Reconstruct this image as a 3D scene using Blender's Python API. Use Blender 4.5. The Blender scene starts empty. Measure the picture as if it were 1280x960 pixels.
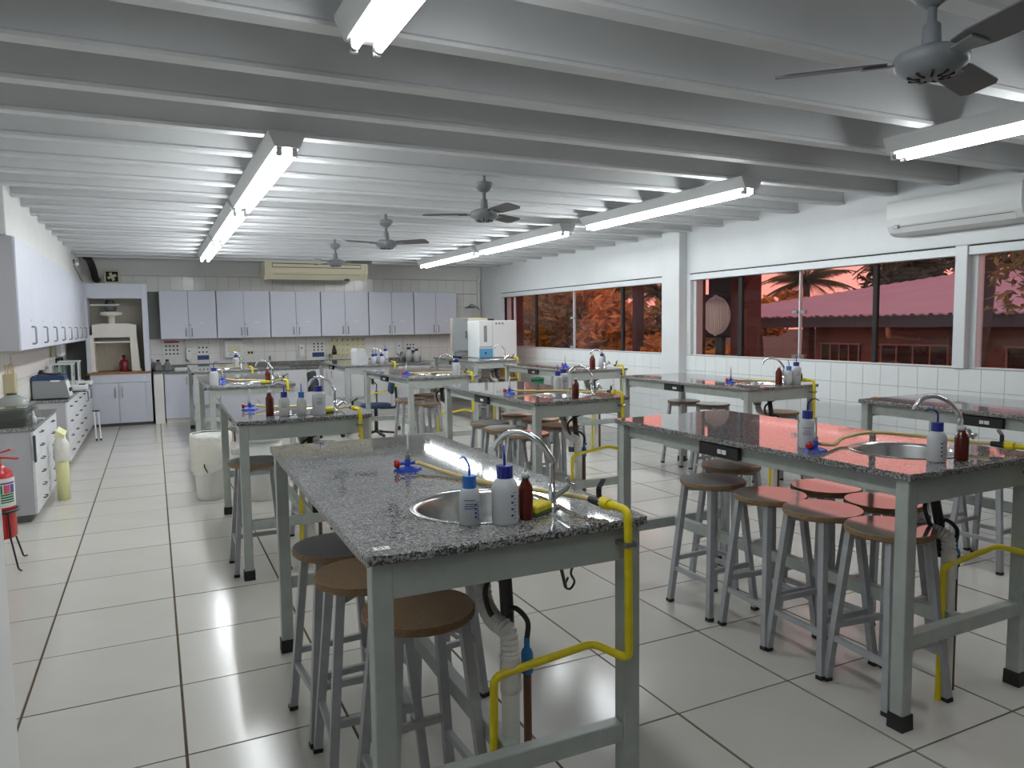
import bpy, math, random
from mathutils import Vector, Matrix

random.seed(11)
C = bpy.context.scene
COL = C.collection
PI = math.pi

# ------------------------------------------------------------------ camera
CAM_H, F_PX, YAW, PITCH, ROLL = 1.584, 920.2, 0.451595, -0.080667, -0.013312
fw = Vector((math.sin(YAW) * math.cos(PITCH), math.cos(YAW) * math.cos(PITCH), math.sin(PITCH)))
rt = Vector((math.cos(YAW), -math.sin(YAW), 0))
up = rt.cross(fw)
r2 = rt * math.cos(ROLL) + up * math.sin(ROLL)
u2 = -rt * math.sin(ROLL) + up * math.cos(ROLL)
cam_data = bpy.data.cameras.new('camera')
cam_data.sensor_width = 36.0
cam_data.lens = 36.0 * F_PX / 1280.0
cam_data.clip_start, cam_data.clip_end = 0.02, 300
cam = bpy.data.objects.new('camera', cam_data)
m3 = Matrix((r2, u2, -fw)).transposed()
cam.matrix_world = Matrix.Translation((0, 0, CAM_H)) @ m3.to_4x4()
COL.objects.link(cam)
C.camera = cam

# ------------------------------------------------------------------ sky, exposure
TUBE_STRENGTH = 56.0
DIM_TUBE_STRENGTH = 27.0     # nearest fittings, set dimmer to keep the near ceiling and floor dark
SKY_STRENGTH = 1.0
world = bpy.data.worlds.new('dusk_sky')
C.world = world
world.use_nodes = True
nt = world.node_tree
nt.nodes.clear()
tc = nt.nodes.new('ShaderNodeTexCoord')
sp = nt.nodes.new('ShaderNodeSeparateXYZ')
nz = nt.nodes.new('ShaderNodeTexNoise'); nz.inputs['Scale'].default_value = 3.0; nz.inputs['Detail'].default_value = 5
mp = nt.nodes.new('ShaderNodeMapping'); mp.inputs['Scale'].default_value = (1, 1, 5)
ad = nt.nodes.new('ShaderNodeMath'); ad.operation = 'MULTIPLY_ADD'; ad.inputs[1].default_value = 0.06; 
rp = nt.nodes.new('ShaderNodeValToRGB')
bg = nt.nodes.new('ShaderNodeBackground'); bg.inputs['Strength'].default_value = SKY_STRENGTH
wo = nt.nodes.new('ShaderNodeOutputWorld')
nt.links.new(tc.outputs['Generated'], sp.inputs[0])
nt.links.new(tc.outputs['Generated'], mp.inputs[0]); nt.links.new(mp.outputs[0], nz.inputs['Vector'])
nt.links.new(nz.outputs[0], ad.inputs[0]); nt.links.new(sp.outputs['Z'], ad.inputs[2])
nt.links.new(ad.outputs[0], rp.inputs[0])
e = rp.color_ramp.elements
e[0].position, e[0].color = 0.0, (1.40, .54, .44, 1)
e[1].position, e[1].color = 1.0, (.42, .42, .56, 1)
k = e.new(0.14); k.color = (1.75, .72, .66, 1)
k = e.new(0.36); k.color = (1.05, .62, .66, 1)
nt.links.new(rp.outputs[0], bg.inputs['Color']); nt.links.new(bg.outputs[0], wo.inputs[0])

vs = C.view_settings
C.display_settings.display_device = 'sRGB'
vs.view_transform = 'Standard'
vs.look = 'None'
vs.exposure = 0.0
vs.gamma = 1.0
vs.use_curve_mapping = False
try:
    C.cycles.use_denoising = True
    C.cycles.max_bounces = 8
    C.cycles.transparent_max_bounces = 16
    C.cycles.caustics_reflective = False
    C.cycles.caustics_refractive = False
    C.cycles.sample_clamp_indirect = 4
except Exception:
    pass

# ------------------------------------------------------------------ materials
def srgb(r, g, b):
    f = lambda c: (c / 255 / 12.92) if c / 255 <= .04045 else ((c / 255 + .055) / 1.055) ** 2.4
    return (f(r), f(g), f(b), 1)

MATS = {}
def mat(name, col, rough=.5, metal=0, var=0.0, noise=None, bump=None, coat=0, ior=1.5, trans=0, emit=None, spec=None):
    if name in MATS: return MATS[name]
    m = bpy.data.materials.new(name); m.use_nodes = True
    n = m.node_tree; b = n.nodes['Principled BSDF']
    c = col if len(col) == 4 else (*col, 1)
    b.inputs['Base Color'].default_value = c
    b.inputs['Roughness'].default_value = rough
    b.inputs['Metallic'].default_value = metal
    b.inputs['IOR'].default_value = ior
    b.inputs['Coat Weight'].default_value = coat
    b.inputs['Transmission Weight'].default_value = trans
    if emit:
        b.inputs['Emission Color'].default_value = emit[0]; b.inputs['Emission Strength'].default_value = emit[1]
    src = None
    if noise:
        scale, amt = noise
        t = n.nodes.new('ShaderNodeTexCoord'); z = n.nodes.new('ShaderNodeTexNoise')
        z.inputs['Scale'].default_value = scale; z.inputs['Detail'].default_value = 6
        mr = n.nodes.new('ShaderNodeMapRange'); mr.inputs[1].default_value = .3; mr.inputs[2].default_value = .7
        mr.inputs[3].default_value = 1 - amt; mr.inputs[4].default_value = 1 + amt * .6
        n.links.new(t.outputs['Object'], z.inputs['Vector']); n.links.new(z.outputs[0], mr.inputs[0])
        src = mr.outputs[0]
    if var:
        oi = n.nodes.new('ShaderNodeObjectInfo'); mr = n.nodes.new('ShaderNodeMapRange')
        mr.inputs[3].default_value = 1 - var; mr.inputs[4].default_value = 1 + var
        n.links.new(oi.outputs['Random'], mr.inputs[0])
        if src:
            mu = n.nodes.new('ShaderNodeMath'); mu.operation = 'MULTIPLY'
            n.links.new(src, mu.inputs[0]); n.links.new(mr.outputs[0], mu.inputs[1]); src = mu.outputs[0]
        else: src = mr.outputs[0]
    if src:
        mx = n.nodes.new('ShaderNodeVectorMath'); mx.operation = 'SCALE'
        mx.inputs[0].default_value = c[:3]
        n.links.new(src, mx.inputs['Scale']); n.links.new(mx.outputs[0], b.inputs['Base Color'])
    if bump:
        scale, st, dist = bump
        t = n.nodes.new('ShaderNodeTexCoord'); z = n.nodes.new('ShaderNodeTexNoise')
        z.inputs['Scale'].default_value = scale; z.inputs['Detail'].default_value = 4
        bp = n.nodes.new('ShaderNodeBump'); bp.inputs['Strength'].default_value = st; bp.inputs['Distance'].default_value = dist
        n.links.new(t.outputs['Object'], z.inputs['Vector']); n.links.new(z.outputs[0], bp.inputs['Height'])
        n.links.new(bp.outputs[0], b.inputs['Normal'])
    MATS[name] = m
    return m

def granite(name, rough, contrast, ior):
    m = bpy.data.materials.new(name); m.use_nodes = True
    n = m.node_tree; b = n.nodes['Principled BSDF']
    t = n.nodes.new('ShaderNodeTexCoord')
    v = n.nodes.new('ShaderNodeTexVoronoi'); v.inputs['Scale'].default_value = 190
    z = n.nodes.new('ShaderNodeTexNoise'); z.inputs['Scale'].default_value = 110; z.inputs['Detail'].default_value = 5; z.inputs['Roughness'].default_value = .7
    sx = n.nodes.new('ShaderNodeSeparateColor')
    mx = n.nodes.new('ShaderNodeMath'); mx.operation = 'MULTIPLY_ADD'; mx.inputs[1].default_value = .5
    hf = n.nodes.new('ShaderNodeMath'); hf.operation = 'MULTIPLY'; hf.inputs[1].default_value = .5
    r = n.nodes.new('ShaderNodeValToRGB'); el = r.color_ramp.elements
    el[0].position, el[0].color = .26, (.030, .030, .032, 1)
    el[1].position, el[1].color = .78, (.46, .45, .44, 1)
    k = el.new(.40); k.color = (.13 / contrast, .128 / contrast, .127 / contrast, 1)
    k = el.new(.52); k.color = (.24, .236, .232, 1)
    k = el.new(.64); k.color = (.31, .305, .30, 1)
    n.links.new(t.outputs['Object'], v.inputs['Vector']); n.links.new(t.outputs['Object'], z.inputs['Vector'])
    n.links.new(v.outputs['Color'], sx.inputs[0]); n.links.new(sx.outputs[0], mx.inputs[0])
    n.links.new(z.outputs[0], hf.inputs[0]); n.links.new(hf.outputs[0], mx.inputs[2])
    n.links.new(mx.outputs[0], r.inputs[0]); n.links.new(r.outputs[0], b.inputs['Base Color'])
    b.inputs['Roughness'].default_value = rough; b.inputs['IOR'].default_value = ior
    MATS[name] = m
    return m

def glass_mat(name, tint, ior=1.5, rough=0.0):
    """a pane: what passes through is tinted, the rest mirrors"""
    m = bpy.data.materials.new(name); m.use_nodes = True
    n = m.node_tree; n.nodes.clear()
    o = n.nodes.new('ShaderNodeOutputMaterial'); mx = n.nodes.new('ShaderNodeMixShader')
    tr = n.nodes.new('ShaderNodeBsdfTransparent'); tr.inputs[0].default_value = (*tint, 1)
    gl = n.nodes.new('ShaderNodeBsdfGlossy'); gl.inputs['Roughness'].default_value = rough; gl.inputs[0].default_value = (.9, .9, .9, 1)
    fr = n.nodes.new('ShaderNodeFresnel'); fr.inputs[0].default_value = ior
    ge = n.nodes.new('ShaderNodeNewGeometry'); iv = n.nodes.new('ShaderNodeMath'); iv.operation = 'SUBTRACT'; iv.inputs[0].default_value = 1
    mu = n.nodes.new('ShaderNodeMath'); mu.operation = 'MULTIPLY'      # mirror only on the outer faces of the sheet
    n.links.new(ge.outputs['Backfacing'], iv.inputs[1]); n.links.new(iv.outputs[0], mu.inputs[0]); n.links.new(fr.outputs[0], mu.inputs[1])
    n.links.new(mu.outputs[0], mx.inputs[0]); n.links.new(tr.outputs[0], mx.inputs[1]); n.links.new(gl.outputs[0], mx.inputs[2])
    n.links.new(mx.outputs[0], o.inputs[0])
    MATS[name] = m
    return m

granite('granite_polished', .04, 1.0, 2.05)
granite('granite_edge', .30, 2.2, 1.45)
granite('granite_counter', .10, 1.3, 1.5)
M = MATS
mat('steel_paint', srgb(170, 176, 171), .38, noise=(14, .10))
mat('steel_paint_stool', srgb(164, 166, 169), .38, noise=(18, .10))
mat('black_rubber', (.012, .012, .013), .6)
mat('black_plastic', (.010, .010, .011), .35)
mat('black_hose', (.016, .015, .015), .45)
mat('steel_polished', (.62, .62, .62), .22, 1)
mat('steel_brushed', (.36, .355, .345), .38, 1)
mat('chrome', (.72, .73, .74), .10, 1)
mat('gas_yellow', srgb(226, 205, 24), .38, noise=(30, .10))
mat('hose_amber', srgb(222, 200, 130), .35)
mat('burner_blue', srgb(28, 62, 170), .38)
mat('burner_red', srgb(170, 28, 34), .4)
mat('pvc_white', srgb(222, 220, 214), .35, noise=(12, .05))
mat('corrugated_white', srgb(214, 211, 205), .45, noise=(40, .08))
mat('pipe_brown', srgb(100, 68, 44), .45)
mat('coupling_blue', srgb(38, 112, 178), .4)
mat('sticker_white', srgb(236, 236, 232), .5)
mat('ink_black', (.02, .02, .022), .6)
mat('ink_blue', srgb(42, 56, 120), .6)
mat('bottle_milky', srgb(226, 229, 232), .32, trans=.25, noise=(9, .04))
mat('bottle_clear', srgb(234, 240, 243), .15, trans=.5, ior=1.25)
mat('cap_dark_blue', srgb(30, 40, 128), .4)
mat('cap_light_blue', srgb(44, 106, 186), .4)
mat('bottle_amber', srgb(86, 24, 16), .18)
mat('sponge_yellow', srgb(214, 196, 60), .9, noise=(90, .25))
mat('sponge_green', srgb(70, 100, 40), .95, noise=(120, .3))
mat('seat_brown', srgb(204, 172, 136), .42, noise=(60, .12))
mat('seat_grey', srgb(160, 152, 142), .075, noise=(8, .07), ior=2.6)
mat('seat_ash', srgb(140, 140, 142), .30, noise=(8, .06))
mat('chipboard_edge', srgb(136, 108, 76), .7, noise=(150, .3))
mat('floor_tile', srgb(214, 210, 202), .17, var=.02, noise=(3, .035), ior=1.5)
mat('tile_arris', srgb(120, 108, 92), .85)
mat('floor_grout', srgb(88, 74, 58), .9, noise=(30, .15))
mat('wall_paint', srgb(216, 219, 220), .30, noise=(2.5, .04), bump=(5, .12, .01))
mat('wall_paint_matt', srgb(226, 226, 223), .6, noise=(2.5, .04))
mat('wall_tile', srgb(226, 229, 229), .15, var=.012, ior=1.5)
mat('wall_tile_cream', srgb(240, 238, 233), .18, var=.015)
mat('wall_grout', srgb(150, 151, 148), .9)
mat('ceiling_paint', srgb(222, 223, 224), .55, noise=(3, .05))
mat('cabinet_lilac', srgb(214, 216, 227), .38, noise=(1.5, .02))
mat('cabinet_grey', srgb(172, 171, 176), .45, noise=(1.5, .03))
mat('cabinet_white', srgb(222, 222, 226), .40)
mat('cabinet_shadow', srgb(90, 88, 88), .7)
mat('handle_metal', (.30, .30, .32), .35, 1)
mat('wood_edge', srgb(150, 108, 66), .5, noise=(20, .2))
mat('fume_cream', srgb(240, 235, 223), .4, noise=(4, .04))
mat('beige_tile', srgb(196, 188, 172), .4, var=.03)
mat('lamp_housing', srgb(215, 217, 217), .45)
mat('fan_grey', srgb(128, 132, 136), .42)
mat('fan_dark', srgb(88, 88, 90), .40)
mat('fan_motor', srgb(150, 150, 145), .45)
mat('appliance_white', srgb(232, 234, 233), .30)
mat('appliance_cream', srgb(220, 212, 184), .42)
mat('appliance_grey', srgb(136, 138, 140), .40)
mat('appliance_dark', srgb(58, 62, 70), .4)
mat('appliance_bluepanel', srgb(92, 158, 196), .4)
mat('display_dark', srgb(40, 44, 50), .2)
mat('aluminium', srgb(214, 218, 220), .38, .1)
mat('frame_dark', (.010, .009, .009), .75)
mat('extinguisher_red', srgb(190, 22, 30), .25)
mat('label_white', srgb(232, 232, 228), .5)
mat('label_green', srgb(30, 112, 74), .5)
mat('label_pink', srgb(206, 92, 110), .5)
mat('label_purple', srgb(96, 84, 146), .5)
mat('brass', srgb(180, 140, 60), .35, .8)
mat('bin_white', srgb(224, 224, 220), .45)
mat('bag_white', srgb(226, 224, 214), .5, bump=(14, .6, .03))
mat('can_yellow', srgb(226, 224, 168), .5)
mat('chair_blue', srgb(34, 58, 92), .8, noise=(80, .15))
mat('chair_black', srgb(32, 36, 42), .7, noise=(80, .15))
mat('paper', srgb(236, 236, 232), .7)
mat('poster_red', srgb(178, 52, 52), .6)
mat('poster_blue', srgb(40, 66, 112), .6)
mat('peg_cream', srgb(226, 222, 188), .5)
mat('panel_pink', srgb(204, 196, 192), .45)
mat('barrel_ochre', srgb(196, 140, 34), .35, noise=(6, .08))
mat('red_liquid', srgb(110, 16, 30), .2)
mat('jug_smoke', srgb(150, 152, 156), .25, trans=.35)
mat('glass_bulk', srgb(208, 214, 208), .08, trans=.6, ior=1.25)
mat('wood_light', srgb(206, 178, 134), .6, noise=(16, .12))
mat('beige_card', srgb(178, 168, 134), .6)
mat('green_can', srgb(24, 104, 70), .45)
mat('outside_ground', srgb(92, 78, 62), .95, noise=(.6, .25))
mat('outside_wall', srgb(150, 92, 78), .85, noise=(3, .12))
mat('outside_dark', srgb(64, 40, 36), .8, noise=(3, .12))
mat('outside_black', srgb(20, 18, 20), .7)
mat('outside_column', srgb(96, 46, 38), .8, noise=(4, .12))
mat('roof_sheet', srgb(196, 160, 172), .55, noise=(1.2, .10))
mat('fascia_dark', srgb(70, 58, 62), .8)
mat('grille_bar', srgb(196, 150, 128), .6)
mat('disc_grey', srgb(226, 226, 222), .6)
mat('bark', srgb(92, 70, 54), .95, noise=(8, .3))
mat('leaf_olive', srgb(158, 140, 66), .8, var=.15, noise=(1.2, .45))
mat('leaf_ochre', srgb(222, 164, 74), .8, noise=(1.4, .5))
mat('leaf_dark', srgb(74, 72, 44), .8, noise=(1.2, .4))
mat('palm_leaf', srgb(112, 108, 66), .7, var=.2)
glass_mat('pane_bronze', (.90, .82, .79), 1.5)
glass_mat('pane_clear', (.92, .95, .94), 1.45)
mat('tube_glow', (1, 1, 1), .4, emit=((.93, .98, 1.0, 1), TUBE_STRENGTH))
mat('tube_glow_dim', (1, 1, 1), .4, emit=((.93, .98, 1.0, 1), DIM_TUBE_STRENGTH))
mat('tube_cap', srgb(150, 150, 146), .4, .5)

# ------------------------------------------------------------------ mesh building
class MB:
    def __init__(s): s.v, s.f, s.mi, s.sm = [], [], [], []
    def add(s, v, f, mi=0, smooth=False, T=None):
        o = len(s.v)
        s.v += [tuple(T @ Vector(p)) for p in v] if T else [tuple(p) for p in v]
        for q in f:
            s.f.append([i + o for i in q]); s.mi.append(mi); s.sm.append(smooth)
        return s
    def box(s, x0, y0, z0, x1, y1, z1, c=0, mi=0, T=None):
        if x0 > x1: x0, x1 = x1, x0
        if y0 > y1: y0, y1 = y1, y0
        if z0 > z1: z0, z1 = z1, z0
        c = min(c, (x1 - x0) * .45, (y1 - y0) * .45, (z1 - z0) * .45)
        if c <= 0:
            v = [(x, y, z) for z in (z0, z1) for y in (y0, y1) for x in (x0, x1)]
            f = [(0, 2, 3, 1), (4, 5, 7, 6), (0, 1, 5, 4), (2, 6, 7, 3), (0, 4, 6, 2), (1, 3, 7, 5)]
            return s.add(v, f, mi, False, T)
        v, ix = [], {}
        X, Y, Z = (x0, x1), (y0, y1), (z0, z1)
        for a in (0, 1):
            for b in (0, 1):
                for d in (0, 1):
                    p = [X[a], Y[b], Z[d]]; sg = [1 - 2 * a, 1 - 2 * b, 1 - 2 * d]
                    for ax in range(3):      # vertex lying on the face normal to ax
                        q = [p[i] + (0 if i == ax else sg[i] * c) for i in range(3)]
                        ix[(a, b, d, ax)] = len(v); v.append(q)
        f = []
        for ax in range(3):
            o1, o2 = [i for i in range(3) if i != ax]
            for sd in (0, 1):
                q = []
                for m1, m2 in ((0, 0), (1, 0), (1, 1), (0, 1)):
                    kx = [0, 0, 0]; kx[ax] = sd; kx[o1] = m1; kx[o2] = m2
                    q.append(ix[(*kx, ax)])
                f.append(q)
        for ax in range(3):
            o1, o2 = [i for i in range(3) if i != ax]
            for m1 in (0, 1):
                for m2 in (0, 1):
                    k0 = [0, 0, 0]; k0[o1] = m1; k0[o2] = m2; k1 = list(k0); k1[ax] = 1
                    f.append([ix[(*k0, o1)], ix[(*k0, o2)], ix[(*k1, o2)], ix[(*k1, o1)]])
        for a in (0, 1):
            for b in (0, 1):
                for d in (0, 1): f.append([ix[(a, b, d, i)] for i in range(3)])
        return s.add(v, f, mi, False, T)
    def bar(s, p, q, w, h=None, mi=0, upv=(0, 0, 1)):
        """square section bar from p to q"""
        h = h or w
        p, q = Vector(p), Vector(q); d = (q - p).normalized(); u = Vector(upv)
        if abs(d.dot(u)) > .95: u = Vector((0, 1, 0))
        sx = d.cross(u).normalized(); sy = sx.cross(d)
        v = []
        for c in (p, q):
            for a, b in ((-1, -1), (1, -1), (1, 1), (-1, 1)): v.append(c + sx * a * w / 2 + sy * b * h / 2)
        return s.add(v, [(3, 2, 1, 0), (4, 5, 6, 7), (0, 1, 5, 4), (1, 2, 6, 5), (2, 3, 7, 6), (3, 0, 4, 7)], mi)
    def tube(s, pts, r, n=8, mi=0, caps=True, smooth=True):
        pts = [Vector(p) for p in pts]; L = len(pts)
        rr = r if isinstance(r, (list, tuple)) else [r] * L
        v, f = [], []
        u = None
        for i, p in enumerate(pts):
            d = (pts[min(i + 1, L - 1)] - pts[max(i - 1, 0)]).normalized()
            if u is None:
                u = Vector((0, 0, 1)) if abs(d.z) < .9 else Vector((1, 0, 0))
            u = (u - d * u.dot(d)).normalized(); w = d.cross(u)
            for k in range(n):
                a = 2 * PI * k / n; v.append(p + (u * math.cos(a) + w * math.sin(a)) * rr[i])
        for i in range(L - 1):
            for k in range(n):
                f.append((i * n + k, i * n + (k + 1) % n, (i + 1) * n + (k + 1) % n, (i + 1) * n + k))
        s.add(v, f, mi, smooth)
        if caps:
            s.add(v[:n], [tuple(range(n))[::-1]], mi); s.add(v[-n:], [tuple(range(n))], mi)
        return s
    def lathe(s, prof, n=16, mi=0, at=(0, 0, 0), smooth=True, T=None, caps=True):
        v, f = [], []
        for r, z in prof:
            for k in range(n):
                a = 2 * PI * k / n; v.append((at[0] + r * math.cos(a), at[1] + r * math.sin(a), at[2] + z))
        for i in range(len(prof) - 1):
            for k in range(n):
                f.append((i * n + k, i * n + (k + 1) % n, (i + 1) * n + (k + 1) % n, (i + 1) * n + k))
        s.add(v, f, mi, smooth, T)
        if caps:
            if prof[0][0] > 1e-4: s.add(v[:n], [tuple(range(n))[::-1]], mi, False, T)
            if prof[-1][0] > 1e-4: s.add(v[-n:], [tuple(range(n))], mi, False, T)
        return s
    def prism(s, poly, axis, a0, a1, mi=0):
        """extrude a 2-D outline along axis 0/1/2"""
        n = len(poly); v = []
        for a in (a0, a1):
            for p in poly:
                q = list(p); q.insert(axis, a); v.append(q)
        f = [tuple(range(n))[::-1], tuple(range(n, 2 * n))] + [(i, (i + 1) % n, n + (i + 1) % n, n + i) for i in range(n)]
        return s.add(v, f, mi)
    def mesh(s, name, mats):
        me = bpy.data.meshes.new(name)
        me.from_pydata(s.v, [], s.f)
        for m in (mats if isinstance(mats, (list, tuple)) else [mats]): me.materials.append(M[m])
        me.polygons.foreach_set('material_index', s.mi)
        me.polygons.foreach_set('use_smooth', s.sm)
        me.validate(); me.update()
        return me
    def build(s, name, mats, parent=None, loc=None):
        return link(name, s.mesh(name, mats), parent, loc)

def link(name, me, parent=None, loc=None, rz=0):
    o = bpy.data.objects.new(name, me); COL.objects.link(o)
    if parent is not None: o.parent = parent
    if loc: o.location = loc
    if rz: o.rotation_euler = (0, 0, rz)
    return o

def tag(o, label=None, cat=None, group=None, kind=None):
    if label: o['label'] = label
    if cat: o['category'] = cat
    if group: o['group'] = group
    if kind: o['kind'] = kind
    return o

def thing(name, label, cat, loc=(0, 0, 0), rz=0, group=None):
    o = bpy.data.objects.new(name, None); COL.objects.link(o)
    o.empty_display_size = .1
    o.location = loc; o.rotation_euler = (0, 0, rz)
    return tag(o, label, cat, group)

def structure(name):
    o = bpy.data.objects.new(name, None); COL.objects.link(o); o['kind'] = 'structure'
    return o

def copy_tree(o, parent=None):
    c = o.copy(); COL.objects.link(c)
    if parent is not None: c.parent = parent
    for ch in list(o.children): copy_tree(ch, c)
    return c

def place(proto, used, loc, rz, label, group):
    """the first call moves the built thing itself, later calls copy it with its parts"""
    o = copy_tree(proto) if used[0] else proto
    used[0] = True
    o.location = loc; o.rotation_euler = (0, 0, rz); o['label'] = label
    if group: o['group'] = group
    return o

def fillet(pts, r, n=4):
    pts = [Vector(p) for p in pts]; out = [pts[0]]
    for a, b, c in zip(pts, pts[1:], pts[2:]):
        d1, d2 = (a - b), (c - b); q = min(r, d1.length * .48, d2.length * .48)
        p0, p1 = b + d1.normalized() * q, b + d2.normalized() * q
        for i in range(n + 1):
            t = i / n; out.append(p0 * (1 - t) ** 2 + b * 2 * t * (1 - t) + p1 * t * t)
    return out + [pts[-1]]

def spline(pts, n=6):
    P = [Vector(p) for p in pts]; P = [P[0] * 2 - P[1]] + P + [P[-1] * 2 - P[-2]]; out = []
    for i in range(1, len(P) - 2):
        for k in range(n):
            t = k / n; a, b, c, d = P[i - 1:i + 3]
            out.append(.5 * ((2 * b) + (c - a) * t + (2 * a - 5 * b + 4 * c - d) * t * t + (3 * b - a - 3 * c + d) * t ** 3))
    return out + [P[-2]]

def text_mesh(name, s, size, m, parent, loc, rot=(0, 0, 0), extrude=.0006):
    cu = bpy.data.curves.new(name, 'FONT'); cu.body = s; cu.size = size; cu.extrude = extrude
    cu.align_x = 'CENTER'; cu.align_y = 'CENTER'
    t = bpy.data.objects.new(name, cu); COL.objects.link(t)
    bpy.context.view_layer.update()
    me = bpy.data.meshes.new_from_object(t)
    COL.objects.unlink(t); bpy.data.objects.remove(t)
    me.materials.clear(); me.materials.append(M[m])
    o = link(name, me, parent, loc); o.rotation_euler = rot
    return o

# ------------------------------------------------------------------ the room
XL, XR, YF, YB, ZC = -1.30, 6.20, -2.0, 14.25, 3.10
TZ = 1.01      # bench height

# floor: a grouted bed with one piece per tile
floor = MB().box(XL - .2, YF - .2, -.20, XR + .15, YB + .2, -.004).build('floor', 'floor_grout')
floor['kind'] = 'structure'
TS, TX0, TY0 = .602, -.563, 4.1025
ftile = {}
def floor_tile(w, d):
    kx = (round(w, 3), round(d, 3))
    if kx not in ftile:
        tm = MB().box(0, 0, -.012, w, d, 0, .0015)
        tm.mi = [0 if q < 6 else 1 for q in range(len(tm.f))]      # unglazed arrises
        ftile[kx] = tm.mesh('tile', ['floor_tile', 'tile_arris'])
    return ftile[kx]
GX, GY = .0085, .0058
for i in range(-2, 12):
    for j in range(-5, 17):
        x0, x1 = TX0 + i * TS, TX0 + (i + 1) * TS
        y0, y1 = TY0 + j * TS, TY0 + (j + 1) * TS
        x0, x1, y1 = max(x0, XL), min(x1, XR), min(y1, YB)
        if x1 - x0 < .05 or y1 - y0 < .05 or (x1 < -.5 and y1 < 2.6): continue
        w, d = x1 - x0 - GX, y1 - y0 - GY
        link('tile', floor_tile(w, d), floor, (x0 + GX / 2, y0 + GY / 2, random.uniform(-.0008, .0008)))

# ceiling slab carried on close-set concrete joists
ceiling = MB().box(XL - .2, YF - .2, ZC, XR + .25, YB + .2, ZC + .12).build('ceiling', 'ceiling_paint')
ceiling['kind'] = 'structure'
JZ = 2.72
prof = [(-.045, JZ), (.045, JZ), (.045, JZ + .018), (.03, JZ + .032), (.03, ZC), (-.03, ZC), (-.03, JZ + .032), (-.045, JZ + .018)]
jm = MB().prism(prof, 0, XL, XR).mesh('joist', 'ceiling_paint')
for kk in range(-8, 19):
    link('joist', jm, ceiling, (0, 2.94 + .575 * kk, 0))

# left wall: near pier, far wall and the bulkhead above the wall cabinets
wall_left = structure('wall_left')
MB().box(XL - .3, YF, 0, -.462, 2.8, ZC, .004).build('pier', 'wall_tile', wall_left)
MB().box(XL - .2, 2.8, 0, XL, YB, ZC).build('panel', 'wall_paint_matt', wall_left)
MB().box(XL, 7.2, 2.36, -1.03, YB, ZC, .006).build('bulkhead', 'wall_paint_matt', wall_left)
def tile_patch(parent, me, axis, cells):
    for p in cells: link('tile', me, parent, p)
lt = MB().box(0, .002, .002, .008, .188, .188, .0015).mesh('tile', 'wall_tile_cream')
tile_patch(wall_left, lt, 0, [(XL, 7.2 + .19 * a, .82 + .19 * b) for a in range(33) for b in range(3)])

# back wall
wall_back = structure('wall_back')
MB().box(XL - .2, YB, 0, XR + .25, YB + .2, ZC).build('panel', 'wall_grout', wall_back)
MB().box(XL, YB - .07, 2.50, XR, YB, ZC, .01).build('beam', 'wall_paint_matt', wall_back)
bt = MB().box(.0015, -.007, .0015, .1885, .001, .2685, .0015).mesh('tile', 'wall_tile_cream')
cells = []
for a in range(33):
    x = -.07 + .19 * a
    for z in (.87, 1.14): cells.append((x, YB, z))
    cells.append((x, YB, 2.23))
    if x > 5.4:
        for z in (1.41, 1.68, 1.95): cells.append((x, YB, z))
for a in range(7): cells.append((-1.4 + .19 * a, YB, 2.23))
tile_patch(wall_back, bt, 1, cells)
bt2 = MB().box(.0015, -.007, .0015, .1885, .001, .1285, .0015).mesh('tile', 'wall_tile_cream')
tile_patch(wall_back, bt2, 1, [(4.87 + .19 * a, YB, z) for a in range(7) for z in (.45, .59, .73)])

# wall behind the camera
wall_front = MB().box(XL - .3, YF - .2, 0, XR + .25, YF, ZC).build('wall_front', 'wall_paint_matt')
wall_front['kind'] = 'structure'

# right wall: tiled dado, window bands, painted beam, column
wall_right = structure('wall_right')
SILL, HEAD = 1.16, 2.20
MB().box(XR, YF, -.2, XR + .2, YB, SILL).build('dado', 'wall_grout', wall_right)
MB().box(XR, YF, HEAD, XR + .2, YB, ZC, .006).build('beam', 'wall_paint', wall_right)
MB().box(XR, YF, SILL, XR + .2, .9, HEAD).build('panel', 'wall_paint', wall_right)
MB().box(XR, 13.18, SILL, XR + .2, YB, HEAD).build('panel', 'wall_paint', wall_right)
MB().box(XR, 7.52, SILL, XR + .2, 8.02, HEAD).build('panel', 'wall_paint', wall_right)
MB().box(XR - .12, 7.60, 0, XR, 7.96, JZ + .03, .006).build('column', 'wall_paint', wall_right)
rtile = MB().box(-.007, .0015, .0015, .001, .1885, .1885, .0015).mesh('tile', 'wall_tile')
cells = []
for b in range(5):
    for a in range(27): cells.append((XR, 7.60 - .19 * (a + 1), SILL - .004 - .19 * (b + 1)))
    for a in range(27): cells.append((XR, 7.96 + .19 * a, SILL - .004 - .19 * (b + 1)))
tile_patch(wall_right, rtile, 0, cells)
mb = MB()
for a in range(55):
    y = 2.47 + .19 * a
    mb.box(XR - .007, y + .0015, .012, XR + .001, y + .1885, .2, .0015)
o = mb.build('skirting_tile', 'wall_tile', wall_right); o['kind'] = 'stuff'

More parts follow.
